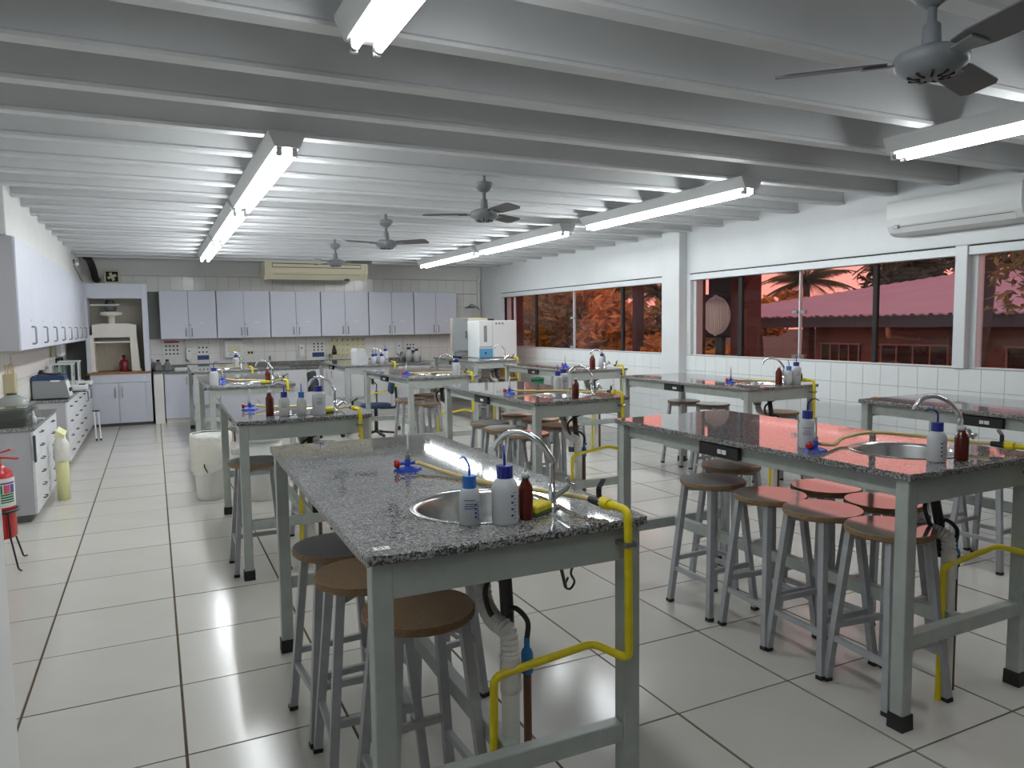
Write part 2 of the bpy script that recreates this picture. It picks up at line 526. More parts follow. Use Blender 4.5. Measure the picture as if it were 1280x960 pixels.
def window(name, y0, y1, posts, panes):
    w = structure(name)
    MB().box(XR - .02, y0, HEAD - .085, XR + .10, y1, HEAD - .012, .004).build('top_rail', 'aluminium', w)
    MB().box(XR - .01, y0, HEAD - .012, XR + .10, y1, HEAD, 0).build('head_gap', 'frame_dark', w)
    MB().box(XR + .02, y0, SILL, XR + .10, y1, SILL + .012, .002).build('bottom_rail', 'aluminium', w)
    for y, wd, m in posts:
        if m == 'post':
            MB().box(XR - .035, y - .055, SILL, XR + .03, y + .05, HEAD, .004).build('post', 'aluminium', w)
            MB().box(XR + .03, y - .11, SILL, XR + .12, y + .02, HEAD, .004).build('post', 'aluminium', w)
        else:
            MB().box(XR + .045, y - wd / 2, SILL + .012, XR + .085, y + wd / 2, HEAD - .085, .001).build('mullion', m, w)
    for a, b in panes:
        MB().box(XR + .062, a, SILL + .012, XR + .070, b, HEAD - .085).build('pane', 'pane_bronze', w)
    return w
w1 = window('window_1', .9, 7.52, [(3.99, 0, 'post'), (4.87, .045, 'frame_dark'), (5.79, .014, 'aluminium'), (6.68, .06, 'frame_dark'), (7.49, .05, 'aluminium'), (2.4, .04, 'frame_dark')],
            [(.9, 2.38), (2.42, 3.86), (4.04, 4.847), (4.893, 5.783), (5.797, 6.65), (6.71, 7.465)])
w2 = window('window_2', 8.02, 13.18, [(9.12, .055, 'frame_dark'), (10.52, .022, 'aluminium'), (11.85, .055, 'frame_dark'), (12.74, .035, 'aluminium'), (13.15, .03, 'frame_dark')],
            [(8.03, 9.09), (9.15, 10.51), (10.53, 11.82), (11.88, 12.72), (12.76, 13.13)])
for w, y in ((w1, 5.79), (w2, 10.52)):
    for z in (1.68, SILL + .04):
        MB().box(XR + .03, y - .085, z - .018, XR + .075, y - .02, z + .018, .004).box(XR + .03, y + .02, z - .018, XR + .075, y + .085, z + .018, .004).build('latch', 'chrome', w)

# ------------------------------------------------------------------ ceiling lights
def make_light(glow):
    t = thing('ceiling_light', '', 'light')
    L = 2.44
    MB().prism([(-.105, .10), (.105, .10), (.105, .085), (.070, .012), (-.070, .012), (-.105, .085)], 1, 0, L).build('housing', 'lamp_housing', t)
    for sx in (-.044, .044):
        tb = MB().tube([(sx, .06, -.016), (sx, L - .06, -.016)], .016, 10).build('tube', glow, t)
        for ya, yb in ((.03, .062), (L - .062, L - .03)): MB().tube([(sx, ya, -.016), (sx, yb, -.016)], .017, 10).build('tube_cap', 'tube_cap', tb)
        for y in (.03, L - .03):
            MB().box(sx - .014, y - .012, -.035, sx + .014, y + .012, .014, .003).build('socket', 'lamp_housing', t)
    return t
light, dimmed = make_light('tube_glow'), make_light('tube_glow_dim'); used, used_dim = [False], [False]
ROWS = [(.755, (.35, 4.51, 7.11, 9.72), 'left'), (4.30, (.80, 4.48, 7.36, 9.95), 'window side')]
ORD = ['nearest', 'second', 'third', 'fourth and farthest']
for x, ys, nm in ROWS:
    for i, y in enumerate(ys):
        place(*((dimmed, used_dim) if i == 0 else (light, used)), (x, y, 2.62), 0, f'lit twin tube ceiling light, {ORD[i]} in the {nm} row', 'fluorescent ceiling lights')

# ------------------------------------------------------------------ ceiling fans
def make_fan():
    t = thing('ceiling_fan', '', 'fan')           # origin at the hub, rod up to the joists
    MB().lathe([(.0, -.045), (.05, -.045), (.07, -.035), (.105, -.012), (.112, .012), (.105, .03), (.07, .045), (.035, .05)], 24).build('motor', 'fan_grey', t)
    MB().lathe([(.03, .05), (.026, .12), (.014, .13), (.013, .31)], 12).build('rod', 'fan_grey', t)
    MB().lathe([(.02, .175), (.045, .19), (.066, .215), (.072, .24), (.06, .25)], 20).build('canopy', 'fan_grey', t)
    mb = MB()
    for k in range(9):
        a = k * 2 * PI / 9
        mb.bar((.03 * math.cos(a), .03 * math.sin(a), -.046), (.068 * math.cos(a), .068 * math.sin(a), -.039), .008)
    mb.build('vent_slots', 'frame_dark', t)
    for k in range(3):
        T = Matrix.Rotation(math.radians(34 + 120 * k), 4, 'Z') @ Matrix.Translation((0, 0, .012)) @ Matrix.Rotation(math.radians(-13), 4, 'X')
        ol = [(.13, -.045), (.20, -.060), (.44, -.064), (.468, -.05), (.472, .04), (.44, .060), (.20, .052), (.13, .033)]
        n = len(ol); v = [(x, y, z) for z in (-.003, .003) for x, y in ol]
        f = [tuple(range(n))[::-1], tuple(range(n, 2 * n))] + [(i, (i + 1) % n, n + (i + 1) % n, n + i) for i in range(n)]
        b = MB().add(v, f, 0, False, T).build('blade', 'fan_dark', t)
        br = MB(); br.add(*_bracket(), 0, False, T); br.build('blade_bracket', 'fan_grey', b)
    return t
def _bracket():
    v = [(x, y, z) for z in (-.010, -.004) for x, y in ((.085, -.02), (.20, -.035), (.20, .03), (.085, .02))]
    return v, [(3, 2, 1, 0), (4, 5, 6, 7), (0, 1, 5, 4), (1, 2, 6, 5), (2, 3, 7, 6), (3, 0, 4, 7)]
fan = make_fan(); used = [False]
for loc, rz, lb in (((2.285, 1.60, 2.40), math.radians(-19), 'grey three-blade ceiling fan nearest the camera, beside the front window-side light'),
                    ((2.33, 5.25, 2.42), 0, 'three-blade ceiling fan second from the camera, in mid room'),
                    ((2.20, 7.45, 2.42), math.radians(40), 'three-blade ceiling fan third from the camera, before the last fan'),
                    ((2.20, 9.80, 2.42), math.radians(75), 'farthest ceiling fan, in front of the long cream air conditioner')):
    place(fan, used, loc, rz, lb, 'ceiling fans')

# ------------------------------------------------------------------ air conditioners
t = thing('air_conditioner', 'white wall-mounted air conditioner high on the right wall above the windows', 'air conditioner', (XR, 3.42, 2.33))
MB().prism([(0, 0), (-.11, .0), (-.17, .025), (-.205, .085), (-.215, .15), (-.215, .285), (-.20, .305), (0, .305)], 1, 0, 1.15).build('casing', 'appliance_white', t)
MB().bar((-.20, .06, .068), (-.20, 1.09, .068), .012, .004).build('slot_line', 'appliance_dark', t)
MB().prism([(-.115, -.004), (-.172, .02), (-.20, .068), (-.196, .072), (-.165, .028), (-.112, .003)], 1, .05, 1.10).build('louvre', 'appliance_white', t)
MB().box(-.220, 1.03, .055, -.214, 1.07, .09, .001).build('display', 'display_dark', t)
MB().box(-.222, 1.04, .062, -.219, 1.06, .082).build('sticker', 'sticker_white', t)
MB().tube([(-.06, -.04, .05), (-.06, .0, .05)], .03, 10).build('pipe_sleeve', 'pvc_white', t)
t = thing('air_conditioner', 'long cream air conditioner hung under the ceiling at the back wall', 'air conditioner', (1.76, 13.22, 2.416))
MB().prism([(.12, .0), (.72, .06), (.72, .30), (.0, .30), (.0, .12)], 0, 0.05, 1.73).build('casing', 'appliance_cream', t)
for x0 in (0, 1.73): MB().prism([(.11, -.01), (.73, .05), (.73, .305), (-.012, .305), (-.012, .11)], 0, x0, x0 + .05).build('end_cap', 'appliance_cream', t)
MB().box(.12, -.006, .20, 1.66, .02, .275, .002).build('grille', 'appliance_dark', t)
MB().bar((.13, -.012, .235), (1.65, -.012, .235), .05, .012, 0, (0, 1, 0)).build('louvre', 'appliance_cream', t)
MB().box(.14, .03, .085, 1.64, .045, .115, .002).build('outlet_slot', 'appliance_dark', t)
MB().box(1.38, .06, -.005, 1.46, .14, .02, .004).build('drain_spout', 'black_plastic', t)

# ------------------------------------------------------------------ lab benches
BW, BL = .86, 1.93
def make_bench():
    t = thing('lab_bench', '', 'table')
    cx, cy, cr = .46, .36, .205          # sink
    # worktop with a round cut-out
    mb = MB(); N = 40
    def outline(z, ins, rad=.03):
        pts = []
        for k in range(N):
            a = 2 * PI * k / N + PI / N; dx, dy = math.cos(a), math.sin(a)
            tx = ((BW - cx) if dx > 0 else -cx) / dx if abs(dx) > 1e-9 else 9
            ty = ((BL - cy) if dy > 0 else -cy) / dy if abs(dy) > 1e-9 else 9
            s = min(tx, ty); pts.append([cx + dx * s, cy + dy * s])
        # snap the four corners
        for X, Y in ((0, 0), (BW, 0), (BW, BL), (0, BL)):
            kk = min(range(N), key=lambda q: (pts[q][0] - X) ** 2 + (pts[q][1] - Y) ** 2)
            pts[kk] = [X + (.008 if X == 0 else -.008), Y + (.008 if Y == 0 else -.008)]
        return [(min(max(x, ins), BW - ins), min(max(y, ins), BL - ins), z) for x, y in pts]
    ring = lambda z: [(cx + cr * math.cos(2 * PI * k / N + PI / N), cy + cr * math.sin(2 * PI * k / N + PI / N), z) for k in range(N)]
    Z0, Z1 = TZ - .027, TZ
    loops = [ring(Z0), ring(Z1), outline(Z1, .004), outline(Z1 - .005, 0), outline(Z0 + .004, 0), outline(Z0, .004)]
    v = [p for l in loops for p in l]; f, mi = [], []
    for li in range(6):
        a, b = li * N, ((li + 1) % 6) * N
        for k in range(N):
            f.append((a + k, a + (k + 1) % N, b + (k + 1) % N, b + k)); mi.append(0 if li in (0, 1) else 1)
    o = len(mb.v); mb.v += v; mb.f += f; mb.mi += mi; mb.sm += [False] * len(f)
    mb.build('granite_top', ['granite_polished', 'granite_edge'], t)
    lw = .0275
    for x in (.05, BW - .05):
        for y in (.05, BL - .05):
            l = MB().box(x - lw, y - lw, .03, x + lw, y + lw, Z0, .003).build('leg', 'steel_paint', t)
            MB().prism([(y - .034, 0), (y + .034, 0), (y + .031, .062), (y - .031, .062)], 0, x - .033, x + .033).build('foot_cap', 'black_rubber', l)
    za, zb = .885, Z0
    MB().box(.05 + lw, .0225, za, BW - .05 - lw, .0475, zb, .002).build('apron_rail', 'steel_paint', t)
    MB().box(.05 + lw, BL - .0475, za, BW - .05 - lw, BL - .0225, zb, .002).build('apron_rail', 'steel_paint', t)
    for x in (.060, BW - .085):
        MB().box(x, .05 + lw, za + .02, x + .025, BL - .05 - lw, zb, .002).build('apron_rail', 'steel_paint', t)
    for y in (.05, BL - .05):
        MB().box(.05 + lw, y - .022, .315, BW - .05 - lw, y + .022, .375, .003).build('cross_bar', 'steel_paint', t)
    MB().box(BW / 2 - .022, .072, .315, BW / 2 + .022, BL - .072, .375, .003).build('centre_bar', 'steel_paint', t)
    # sink
    s = MB().lathe([(.045, TZ - .150), (.06, TZ - .152), (.13, TZ - .148), (.175, TZ - .125), (.192, TZ - .08), (.198, TZ - .01), (.202, TZ + .001), (.222, TZ + .004), (.224, TZ + .0015),
                    (.208, TZ - .004), (.204, TZ - .012), (.197, TZ - .085), (.18, TZ - .132), (.132, TZ - .155), (.045, TZ - .158)], 36, 0, (cx, cy, 0), True, None, False).build('sink', 'steel_polished', t)
    MB().lathe([(.0, TZ - .149), (.046, TZ - .149), (.046, TZ - .158), (.034, TZ - .20), (.0, TZ - .20)], 20, 0, (cx, cy, 0)).build('drain', 'steel_brushed', s)
    # waste and water under the sink
    px, py = .455, .135
    path = spline([(cx, cy, TZ - .19), (cx - .005, cy - .015, TZ - .225), (cx - .02, cy - .07, TZ - .285), (cx - .02, cy - .13, TZ - .315), (px - .015, py + .055, TZ - .318), (px, py + .012, TZ - .335), (px, py, TZ - .40)], 9)
    MB().tube(path, [.026 + (.0035 if i % 2 else -.0015) for i in range(len(path))], 12, 0, True, False).build('waste_hose', 'corrugated_white', t)
    w = MB().tube([(px, py, .0), (px, py, .575)], .027, 14).build('waste_pipe', 'pvc_white', t)
    MB().lathe([(.027, .50), (.031, .505), (.031, .575), (.028, .60), (.031, .605), (.031, .612), (.026, .618)], 14, 0, (px, py, 0)).build('pipe_socket', 'pvc_white', w)
    sx, sy = px + .062, py + .012
    w = MB().tube([(sx, sy, 0), (sx, sy, .545)], .0125, 10).build('supply_pipe', 'pipe_brown', t)
    MB().lathe([(.017, .54), (.0185, .545), (.0185, .60), (.015, .612), (.009, .618), (.009, .65)], 10, 0, (sx, sy, 0)).build('coupling', 'coupling_blue', w)
    fx, fy = .655, .235
    MB().tube(spline([(sx, sy, .64), (sx + .002, sy, .70), (sx - .03, sy + .03, .735), (sx - .07, sy + .04, .70), (sx - .10, sy + .06, .74), (sx - .08, sy + .08, .82), (fx - .05, fy - .03, .90), (fx, fy, .965)]), .0085, 8).build('supply_hose', 'black_hose', t)
    MB().tube([(px + .015, py + .045, .58), (px + .02, py + .06, .72), (px + .03, py + .10, .86), (px + .04, py + .12, .97)], .021, 10).build('trap_pipe', 'black_hose', t)
    # tap
    fa = MB().lathe([(.0, TZ), (.026, TZ), (.026, TZ + .006), (.016, TZ + .012), (.013, TZ + .02), (.013, TZ + .075), (.0, TZ + .075)], 16, 0, (fx, fy, 0)).build('tap', 'chrome', t)
    dx, dy = -.80, .60
    sp_pts = [(0, .07), (0, .125), (-.0, .15), (.035, .20), (.075, .228), (.11, .236), (.145, .228), (.172, .205), (.186, .178)]
    MB().tube(spline([(fx + dx * a, fy + dy * a, TZ + h) for a, h in sp_pts], 5), .0098, 10).build('spout', 'chrome', fa)
    kb = MB().tube([(fx, fy, TZ + .025), (fx + .055, fy - .012, TZ + .065)], .0095, 8)
    hc = Vector((fx + .06, fy - .013, TZ + .069)); ax = Vector((.055, -.012, .04)).normalized(); p1 = ax.cross(Vector((0, 0, 1))).normalized(); p2 = ax.cross(p1)
    kb.tube([hc - p1 * .026, hc + p1 * .026], .0075, 8).tube([hc - p2 * .026, hc + p2 * .026], .0075, 8)
    kb.build('tap_handle', 'chrome', fa)
    # gas
    gy = fillet([(.752, .075, TZ + .034), (.768, -.016, TZ + .034), (.772, -.016, .595), (.715, .095, .612), (.395, .118, .565), (.385, .118, 0)], .028)
    g = MB().tube(gy, .0125, 10).build('gas_pipe', 'gas_yellow', t)
    MB().box(.748, -.032, .935, .790, .0225, .950, .002).build('pipe_clip', 'steel_brushed', g)
    MB().lathe([(.017, -.012), (.0185, .0), (.017, .03)], 10, 0, (0, 0, 0), True, Matrix.Translation((.752, .088, TZ + .034)) @ Matrix.Rotation(PI / 2, 4, 'X')).build('pipe_elbow', 'gas_yellow', g)
    vv = MB().tube([(.752, .085, TZ + .034), (.742, .150, TZ + .034)], [.017, .012], 10).build('gas_valve', 'black_plastic', t)
    MB().bar((.748, .11, TZ + .04), (.748, .11, TZ + .075), .012).bar((.748, .11, TZ + .075), (.790, .15, TZ + .090), .014, .006).build('valve_lever', 'black_plastic', vv)
    # power box on the side apron
    ob = MB().box(.032, .92, .908, .0600, 1.20, .972, .003).build('power_box', 'black_plastic', t)
    MB().box(.029, 1.0, .928, .033, 1.03, .950, .001).box(.029, 1.035, .928, .033, 1.06, .950, .001).build('power_socket', 'sticker_white', ob)
    return t
bench = make_bench(); used = [False]
COLX = (.445, 2.49, 4.56)
COLN = ('left', 'middle', 'right')
ROWN = ('first', 'second', 'third', 'fourth')
BY = [1.77, 4.77, 7.77, 10.77]
BENCH = {}
ROT = {(0, 0): -.87, (0, 1): -.97, (1, 0): .64, (1, 1): 0}
XOFF = {(0, 1): -.02, (2, 0): .02}
for c in range(3):
    for r in range(4):
        lab = f'granite-topped steel lab bench, {ROWN[r]} from the camera in the {COLN[c]} column'
        if (c, r) == (0, 0): lab = 'granite-topped steel lab bench nearest the camera, with a 01 sticker at its corner'
        if (c, r) == (1, 0): lab = 'granite-topped steel lab bench at front right, seven round stools along its side'
        x = COLX[c] + XOFF.get((c, r), 0)
        BENCH[c, r] = place(bench, used, (x, BY[r], 0), math.radians(ROT.get((c, r), 0)), lab, 'steel lab benches with granite tops')
def on(c, r, x, y, z=TZ):
    b = BENCH[c, r]; a = b.rotation_euler.z
    return (b.location.x + x * math.cos(a) - y * math.sin(a), b.location.y + x * math.sin(a) + y * math.cos(a), z)
# number sticker and loose cable of the front bench
b0 = BENCH[0, 0]
st = MB().box(-.021, -.013, 0, .021, .013, .0008).build('number_sticker', 'sticker_white', b0, (.06, .062, TZ))
text_mesh('number', '01', .025, 'ink_black', st, (0, 0, .001), (0, 0, math.radians(12)), .0003)
MB().tube(spline([(.66, .08, .90), (.665, .12, .86), (.70, .20, .80), (.735, .24, .755), (.725, .25, .73), (.70, .24, .745), (.70, .22, .78)]), .004, 6).tube([(.60, .10, .90), (.70, .235, .745)], .006, 6).build('loose_cable', 'black_hose', b0)

# ------------------------------------------------------------------ stools
def make_stool(top):
    t = thing('round_stool', '', 'stool')
    H = .715
    MB().lathe([(.0, H - .026), (.170, H - .026), (.176, H - .020), (.176, H - .004), (.173, H), (.0, H)], 32, 0, (0, 0, 0), False).build('seat_board', 'chipboard_edge', t)
    MB().lathe([(.0, H), (.1725, H), (.1725, H + .0015), (.0, H + .0015)], 32, 0, (0, 0, 0), False).build('seat_top', top, t)
    A, B = .105, .162
    for sx in (-1, 1):
        for sy in (-1, 1):
            p, q = Vector((sx * B, sy * B, .012)), Vector((sx * A, sy * A, H - .027))
            l = MB().bar(p, q, .030, .030, 0, (1, 0, 0)).build('leg', 'steel_paint_stool', t)
            MB().bar(p - (q - p).normalized() * .012, p + (q - p).normalized() * .006, .033, .033, 0, (1, 0, 0)).build('foot_cap', 'black_rubber', l)
    w = lambda z: B + (A - B) * z / H
    for s in (-1, 1):
        z = .20; MB().bar((s * w(z), -w(z), z), (s * w(z), w(z), z), .020, .025).build('rung', 'steel_paint_stool', t)
        z = .255; MB().bar((-w(z), s * w(z), z), (w(z), s * w(z), z), .020, .025).build('rung', 'steel_paint_stool', t)
    z = H - .05
    MB().bar((-w(z), -w(z), z), (w(z), w(z), z), .02, .03).bar((-w(z), w(z), z), (w(z), -w(z), z), .02, .03).build('seat_bracket', 'steel_paint_stool', t)
    return t
protos = {k: (make_stool(k), [False]) for k in ('seat_brown', 'seat_grey', 'seat_ash')}
O7 = ['first', 'second', 'third', 'fourth', 'fifth', 'sixth', 'seventh']
def stools(grp, lst):
    for x, y, rz, m, lb in lst:
        place(protos[m][0], protos[m][1], (x, y, 0), math.radians(rz), lb, grp)
stools('stools at the front left bench', [
    (.700, 2.13, 2, 'seat_brown', 'round stool with brown seat under the near corner of the 01 bench'),
    (.635, 2.53, -3, 'seat_brown', 'second brown-seated round stool along the left edge of the 01 bench'),
    (.625, 2.91, 4, 'seat_ash', 'pale grey round stool behind the two brown stools of the 01 bench'),
    (1.02, 2.93, 8, 'seat_brown', 'stool under the far half of the 01 bench, mostly hidden by its top')])
R1 = [(2.745, 3.13, 1, 'seat_ash', 'matt grey round stool farthest left in the cluster at the front right bench'),
      (2.762, 2.725, -4, 'seat_grey', 'round stool just right of the matt grey stool in the front right cluster'),
      (3.150, 2.72, 5, 'seat_grey', 'round stool at the back middle of the cluster, seat all pink reflection'),
      (2.755, 2.395, -2, 'seat_grey', 'round stool in the middle of the front row of the front right cluster'),
      (3.125, 2.36, 3, 'seat_grey', 'round stool behind the front right bench leg, second from the camera at the back'),
      (2.750, 2.045, -6, 'seat_grey', 'round stool nearest the camera beside the front right bench leg'),
      (3.140, 3.42, 10, 'seat_grey', 'brownish round stool behind the matt grey stool of the front right bench')]
stools('stools clustered at the front right bench', R1)
stools('stools at the second left bench', [(.570, 5.06, 0, 'seat_ash', 'grey round stool under the near left corner of the second left bench'),
                                           (1.06, 5.55, 8, 'seat_grey', 'round stool under the sink side of the second left bench')])
stools('stools at the third left bench', [(.98, 8.55, 0, 'seat_grey', 'round stool under the third left bench beside the white waste bin')])
stools('stools at the second middle bench', [
    (2.67, 5.98, 0, 'seat_ash', 'pale stool farthest of three along the left edge of the second middle bench'),
    (2.64, 5.60, 6, 'seat_grey', 'middle stool of three along the left edge of the second middle bench'),
    (2.66, 5.22, -4, 'seat_grey', 'nearest stool of three along the left edge of the second middle bench'),
    (3.17, 6.40, 4, 'seat_brown', 'farthest brown stool on the inner side of the second middle bench'),
    (3.19, 5.98, -8, 'seat_brown', 'middle brown stool on the inner side of the second middle bench'),
    (3.13, 5.52, 3, 'seat_brown', 'nearest brown stool on the inner side of the second middle bench')])
stools('stools at the third middle bench', [
    (2.73, 8.45, 0, 'seat_grey', 'stool at the left edge of the third middle bench, behind the other'),
    (2.76, 7.98, 9, 'seat_grey', 'stool at the left edge of the third middle bench, nearer the camera'),
    (3.10, 8.85, -5, 'seat_brown', 'brown-topped stool on the inner side of the third middle bench')])
stools('stools at the third right bench', [
    (5.10, 11.30, 0, 'seat_brown', 'left brown stool seen under the farthest right bench'),
    (5.23, 10.92, 7, 'seat_brown', 'right brown stool seen under the farthest right bench'),
    (4.86, 8.35, 3, 'seat_grey', 'stool under the third right bench beside its near leg')])
stools('stools at the second right bench', [
    (5.29, 6.52, 0, 'seat_ash', 'farthest stool at the second right bench, near the column'),
    (5.34, 6.10, 12, 'seat_grey', 'stool with grey-brown seat in front of the farthest one at the second right bench'),
    (5.40, 5.22, -6, 'seat_brown', 'brown stool at the wall side of the second right bench, half hidden'),
    (4.86, 5.48, 5, 'seat_grey', 'stool on the aisle side of the second right bench, under its left edge')])
stools('stools at the front right wall bench', [
    (4.79, 2.86, 4, 'seat_grey', 'stool at the aisle edge of the first right bench, nearest the camera'),
    (4.80, 3.26, -3, 'seat_grey', 'stool at the aisle edge of the first right bench, the farther of two')])

# ------------------------------------------------------------------ things on the benches
def wash_bottle(loc, r, h, cap, body, ang, label, marks=None, bend=.05, print_=None):
    """ang: direction the nozzle points, degrees; marks: direction the scale faces"""
    t = thing('wash_bottle', label, 'bottle', loc, 0, 'wash bottles on the benches')
    MB().lathe([(.0, 0), (r * .9, 0), (r, .006), (r, h - .035), (r * .94, h - .02), (r * .72, h - .006), (r * .55, h), (.0, h)], 20, 0).build('bottle_body', body, t)
    if body == 'bottle_clear':
        MB().lathe([(.0, .003), (r * .88, .003), (r * .88, h * .18), (.0, h * .18)], 16).build('water', 'bottle_clear', t)
    n = 24; v = []
    cr = r * .62; ch = .034
    for z in (h - .002, h + ch):
        for k in range(n): q = cr * (1 if k % 2 else .95); v.append((q * math.cos(2 * PI * k / n), q * math.sin(2 * PI * k / n), z))
    f = [(k, (k + 1) % n, n + (k + 1) % n, n + k) for k in range(n)] + [tuple(range(n))[::-1], tuple(range(n, 2 * n))]
    c = MB().add(v, f).build('cap', cap, t)
    a = math.radians(ang); dx, dy = math.cos(a), math.sin(a); z = h + ch
    pts = spline([(0, 0, z - .002), (0, 0, z + .028), (dx * .008, dy * .008, z + .044), (dx * bend * .55, dy * bend * .55, z + .054), (dx * bend, dy * bend, z + .046)], 4)
    MB().tube(pts, [.0042 - .0018 * i / len(pts) for i in range(len(pts))], 7).build('nozzle', cap if cap == 'cap_dark_blue' else cap, c)
    if marks is not None:
        mb = MB()
        for k in range(9):
            zz = .02 + (h - .06) * k / 8
            for q in range(3 if k % 2 == 0 else 2):
                aa = math.radians(marks + q * 6)
                mb.box(-.0012, -.0022, -.0007, .0004, .0022, .0007, 0, 0, Matrix.Translation((r * math.cos(aa), r * math.sin(aa), zz)) @ Matrix.Rotation(aa, 4, 'Z'))
            if k % 2:
                aa = math.radians(marks - 9); mb.box(-.0012, -.003, -.003, .0004, .003, .003, 0, 0, Matrix.Translation((r * math.cos(aa), r * math.sin(aa), zz)) @ Matrix.Rotation(aa, 4, 'Z'))
        mb.build('scale_marks', 'ink_blue', t)
    if print_ is not None:
        mb = MB()
        for k, (zz, wq) in enumerate(((.70, 4), (.60, 3), (.54, 4), (.48, 4))):
            for q in range(-wq, wq + 1):
                aa = math.radians(print_ + q * 6)
                mb.box(-.001, -.0024, -.0011, .0004, .0024, .0011, 0, 0, Matrix.Translation((r * math.cos(aa), r * math.sin(aa), zz * h)) @ Matrix.Rotation(aa, 4, 'Z'))
        mb.build('printed_lines', 'ink_blue', t)
    return t
def amber_bottle(loc, label, h=.13, r=.0215):
    t = thing('reagent_bottle', label, 'bottle', loc, 0, 'brown dropper bottles on the benches')
    MB().lathe([(.0, 0), (r * .95, 0), (r, .004), (r, h * .72), (r * .9, h * .80), (r * .5, h * .92), (r * .48, h), (.0, h)], 18).build('bottle_body', 'bottle_amber', t)
    c = MB().lathe([(.0, h - .001), (r * .6, h - .001), (r * .6, h + .012), (r * .35, h + .016), (.0, h + .016)], 14).build('stopper', 'bottle_milky', t)
    MB().lathe([(.004, h + .015), (.0035, h + .03), (.002, h + .045), (.0, h + .046)], 8).build('dropper_tip', 'bottle_milky', c)
    return t
def burner(loc, label, rz=0, tall=.145):
    t = thing('bunsen_burner', label, 'burner', loc, rz, 'bunsen burners on the benches')
    n = 6; ol = [(.058 * math.cos(PI / 3 * k) , .05 * math.sin(PI / 3 * k)) for k in range(n)]
    v = [(x, y, 0) for x, y in ol] + [(x * .92, y * .92, .010) for x, y in ol] + [(x * .25, y * .25, .020) for x, y in ol]
    f = [tuple(range(n))[::-1], tuple(range(2 * n, 3 * n))]
    for l in (0, n):
        f += [(l + i, l + (i + 1) % n, l + n + (i + 1) % n, l + n + i) for i in range(n)]
    MB().add(v, f).build('base', 'burner_blue', t)
    MB().lathe([(.012, .018), (.012, .045), (.009, .05)], 12).tube([(-.034, 0, .030), (.03, 0, .030)], .006, 8).build('gas_inlet', 'burner_blue', t)
    MB().lathe([(.0065, .045), (.0065, tall), (.0045, tall)], 12).build('barrel', 'steel_brushed', t)
    MB().lathe([(.010, .048), (.0115, .052), (.0115, .062), (.010, .066)], 12).build('air_collar', 'steel_brushed', t)
    MB().lathe([(.0, -.010), (.014, -.010), (.017, -.003), (.017, .006), (.011, .011), (.0, .011)], 12, 0, (0, 0, 0), True, Matrix.Translation((-.044, 0, .030)) @ Matrix.Rotation(PI / 2, 4, 'Y')).build('valve_knob', 'burner_red', t)
    return t
def hose(c, r, pts, label):
    P = spline([on(c, r, x, y, TZ + z) for x, y, z in pts], 8)
    o = MB().tube(P, .0085, 8).build('gas_hose', 'hose_amber'); return tag(o, label, 'hose', 'amber rubber gas hoses on the benches')
def sponge(c, r, x, y, label, rz=.3):
    t = thing('sponge', label, 'sponge', on(c, r, x, y), rz, 'washing-up sponges by the taps')
    MB().box(-.045, -.028, 0, .045, .028, .010, .003).build('scour_pad', 'sponge_green', t)
    MB().box(-.045, -.028, .010, .045, .028, .034, .005).build('foam', 'sponge_yellow', t)
VALVE = [(.743, .150, .034), (.725, .21, .032)]
def bn(c, r): return f'{ROWN[r]} {COLN[c]} bench'

# front left bench
wash_bottle(on(0, 0, .352, .175), .0325, .108, 'cap_light_blue', 'bottle_clear', 150, 'small clear wash bottle with bright blue cap by the sink of the 01 bench', -72, .03, -112)
wash_bottle(on(0, 0, .447, .137), .039, .135, 'cap_dark_blue', 'bottle_milky', 75, 'large milky wash bottle with dark blue cap by the sink of the 01 bench', -74, .04)
amber_bottle(on(0, 0, .519, .148), 'brown dropper bottle beside the large wash bottle on the 01 bench', .125, .022)
burner(on(0, 0, .425, 1.02), 'blue bunsen burner with red knob standing alone on the 01 bench', math.radians(-6))
hose(0, 0, VALVE + [(.70, .42, .012), (.60, .62, .010), (.53, .84, .012), (.475, 1.0, .026), (.455, 1.017, .030)], 'amber gas hose lying across the 01 bench')
sponge(0, 0, .575, .185, 'green and yellow sponge at the tap of the 01 bench', .5)
# second left bench
burner(on(0, 1, .15, .66), 'blue bunsen burner at the left edge of the second left bench', 0)
amber_bottle(on(0, 1, .235, .25), 'brown dropper bottle left of the three wash bottles on the second left bench', .15, .026)
wash_bottle(on(0, 1, .315, .16), .034, .125, 'cap_dark_blue', 'bottle_clear', 165, 'left of three wash bottles on the second left bench, dark blue cap', None, .055, -100)
wash_bottle(on(0, 1, .42, .13), .031, .12, 'cap_light_blue', 'bottle_clear', 80, 'middle of three wash bottles on the second left bench, light blue cap', None, .01)
wash_bottle(on(0, 1, .53, .12), .043, .155, 'cap_dark_blue', 'bottle_milky', 150, 'right and largest of three wash bottles on the second left bench', None, .055, -95)
hose(0, 1, VALVE + [(.70, .36, .012), (.5, .63, .010), (.3, .67, .012), (.19, .66, .030)], 'amber gas hose on the second left bench, behind the wash bottles')
sponge(0, 1, .59, .20, 'yellow sponge by the tap of the second left bench', .1)
# third left bench
wash_bottle(on(0, 2, .075, .06), .043, .155, 'cap_dark_blue', 'bottle_milky', 20, 'tall milky wash bottle at the near left corner of the third left bench', None, .05)
burner(on(0, 2, .20, .70), 'blue bunsen burner on the third left bench', 0)
amber_bottle(on(0, 2, .60, .17), 'brown dropper bottle by the tap of the third left bench', .15, .026)
hose(0, 2, VALVE + [(.68, .38, .012), (.5, .66, .010), (.35, .70, .012), (.235, .70, .030)], 'amber gas hose on the third left bench')
sponge(0, 2, .57, .13, 'yellow sponge beside the tap of the third left bench', 0)
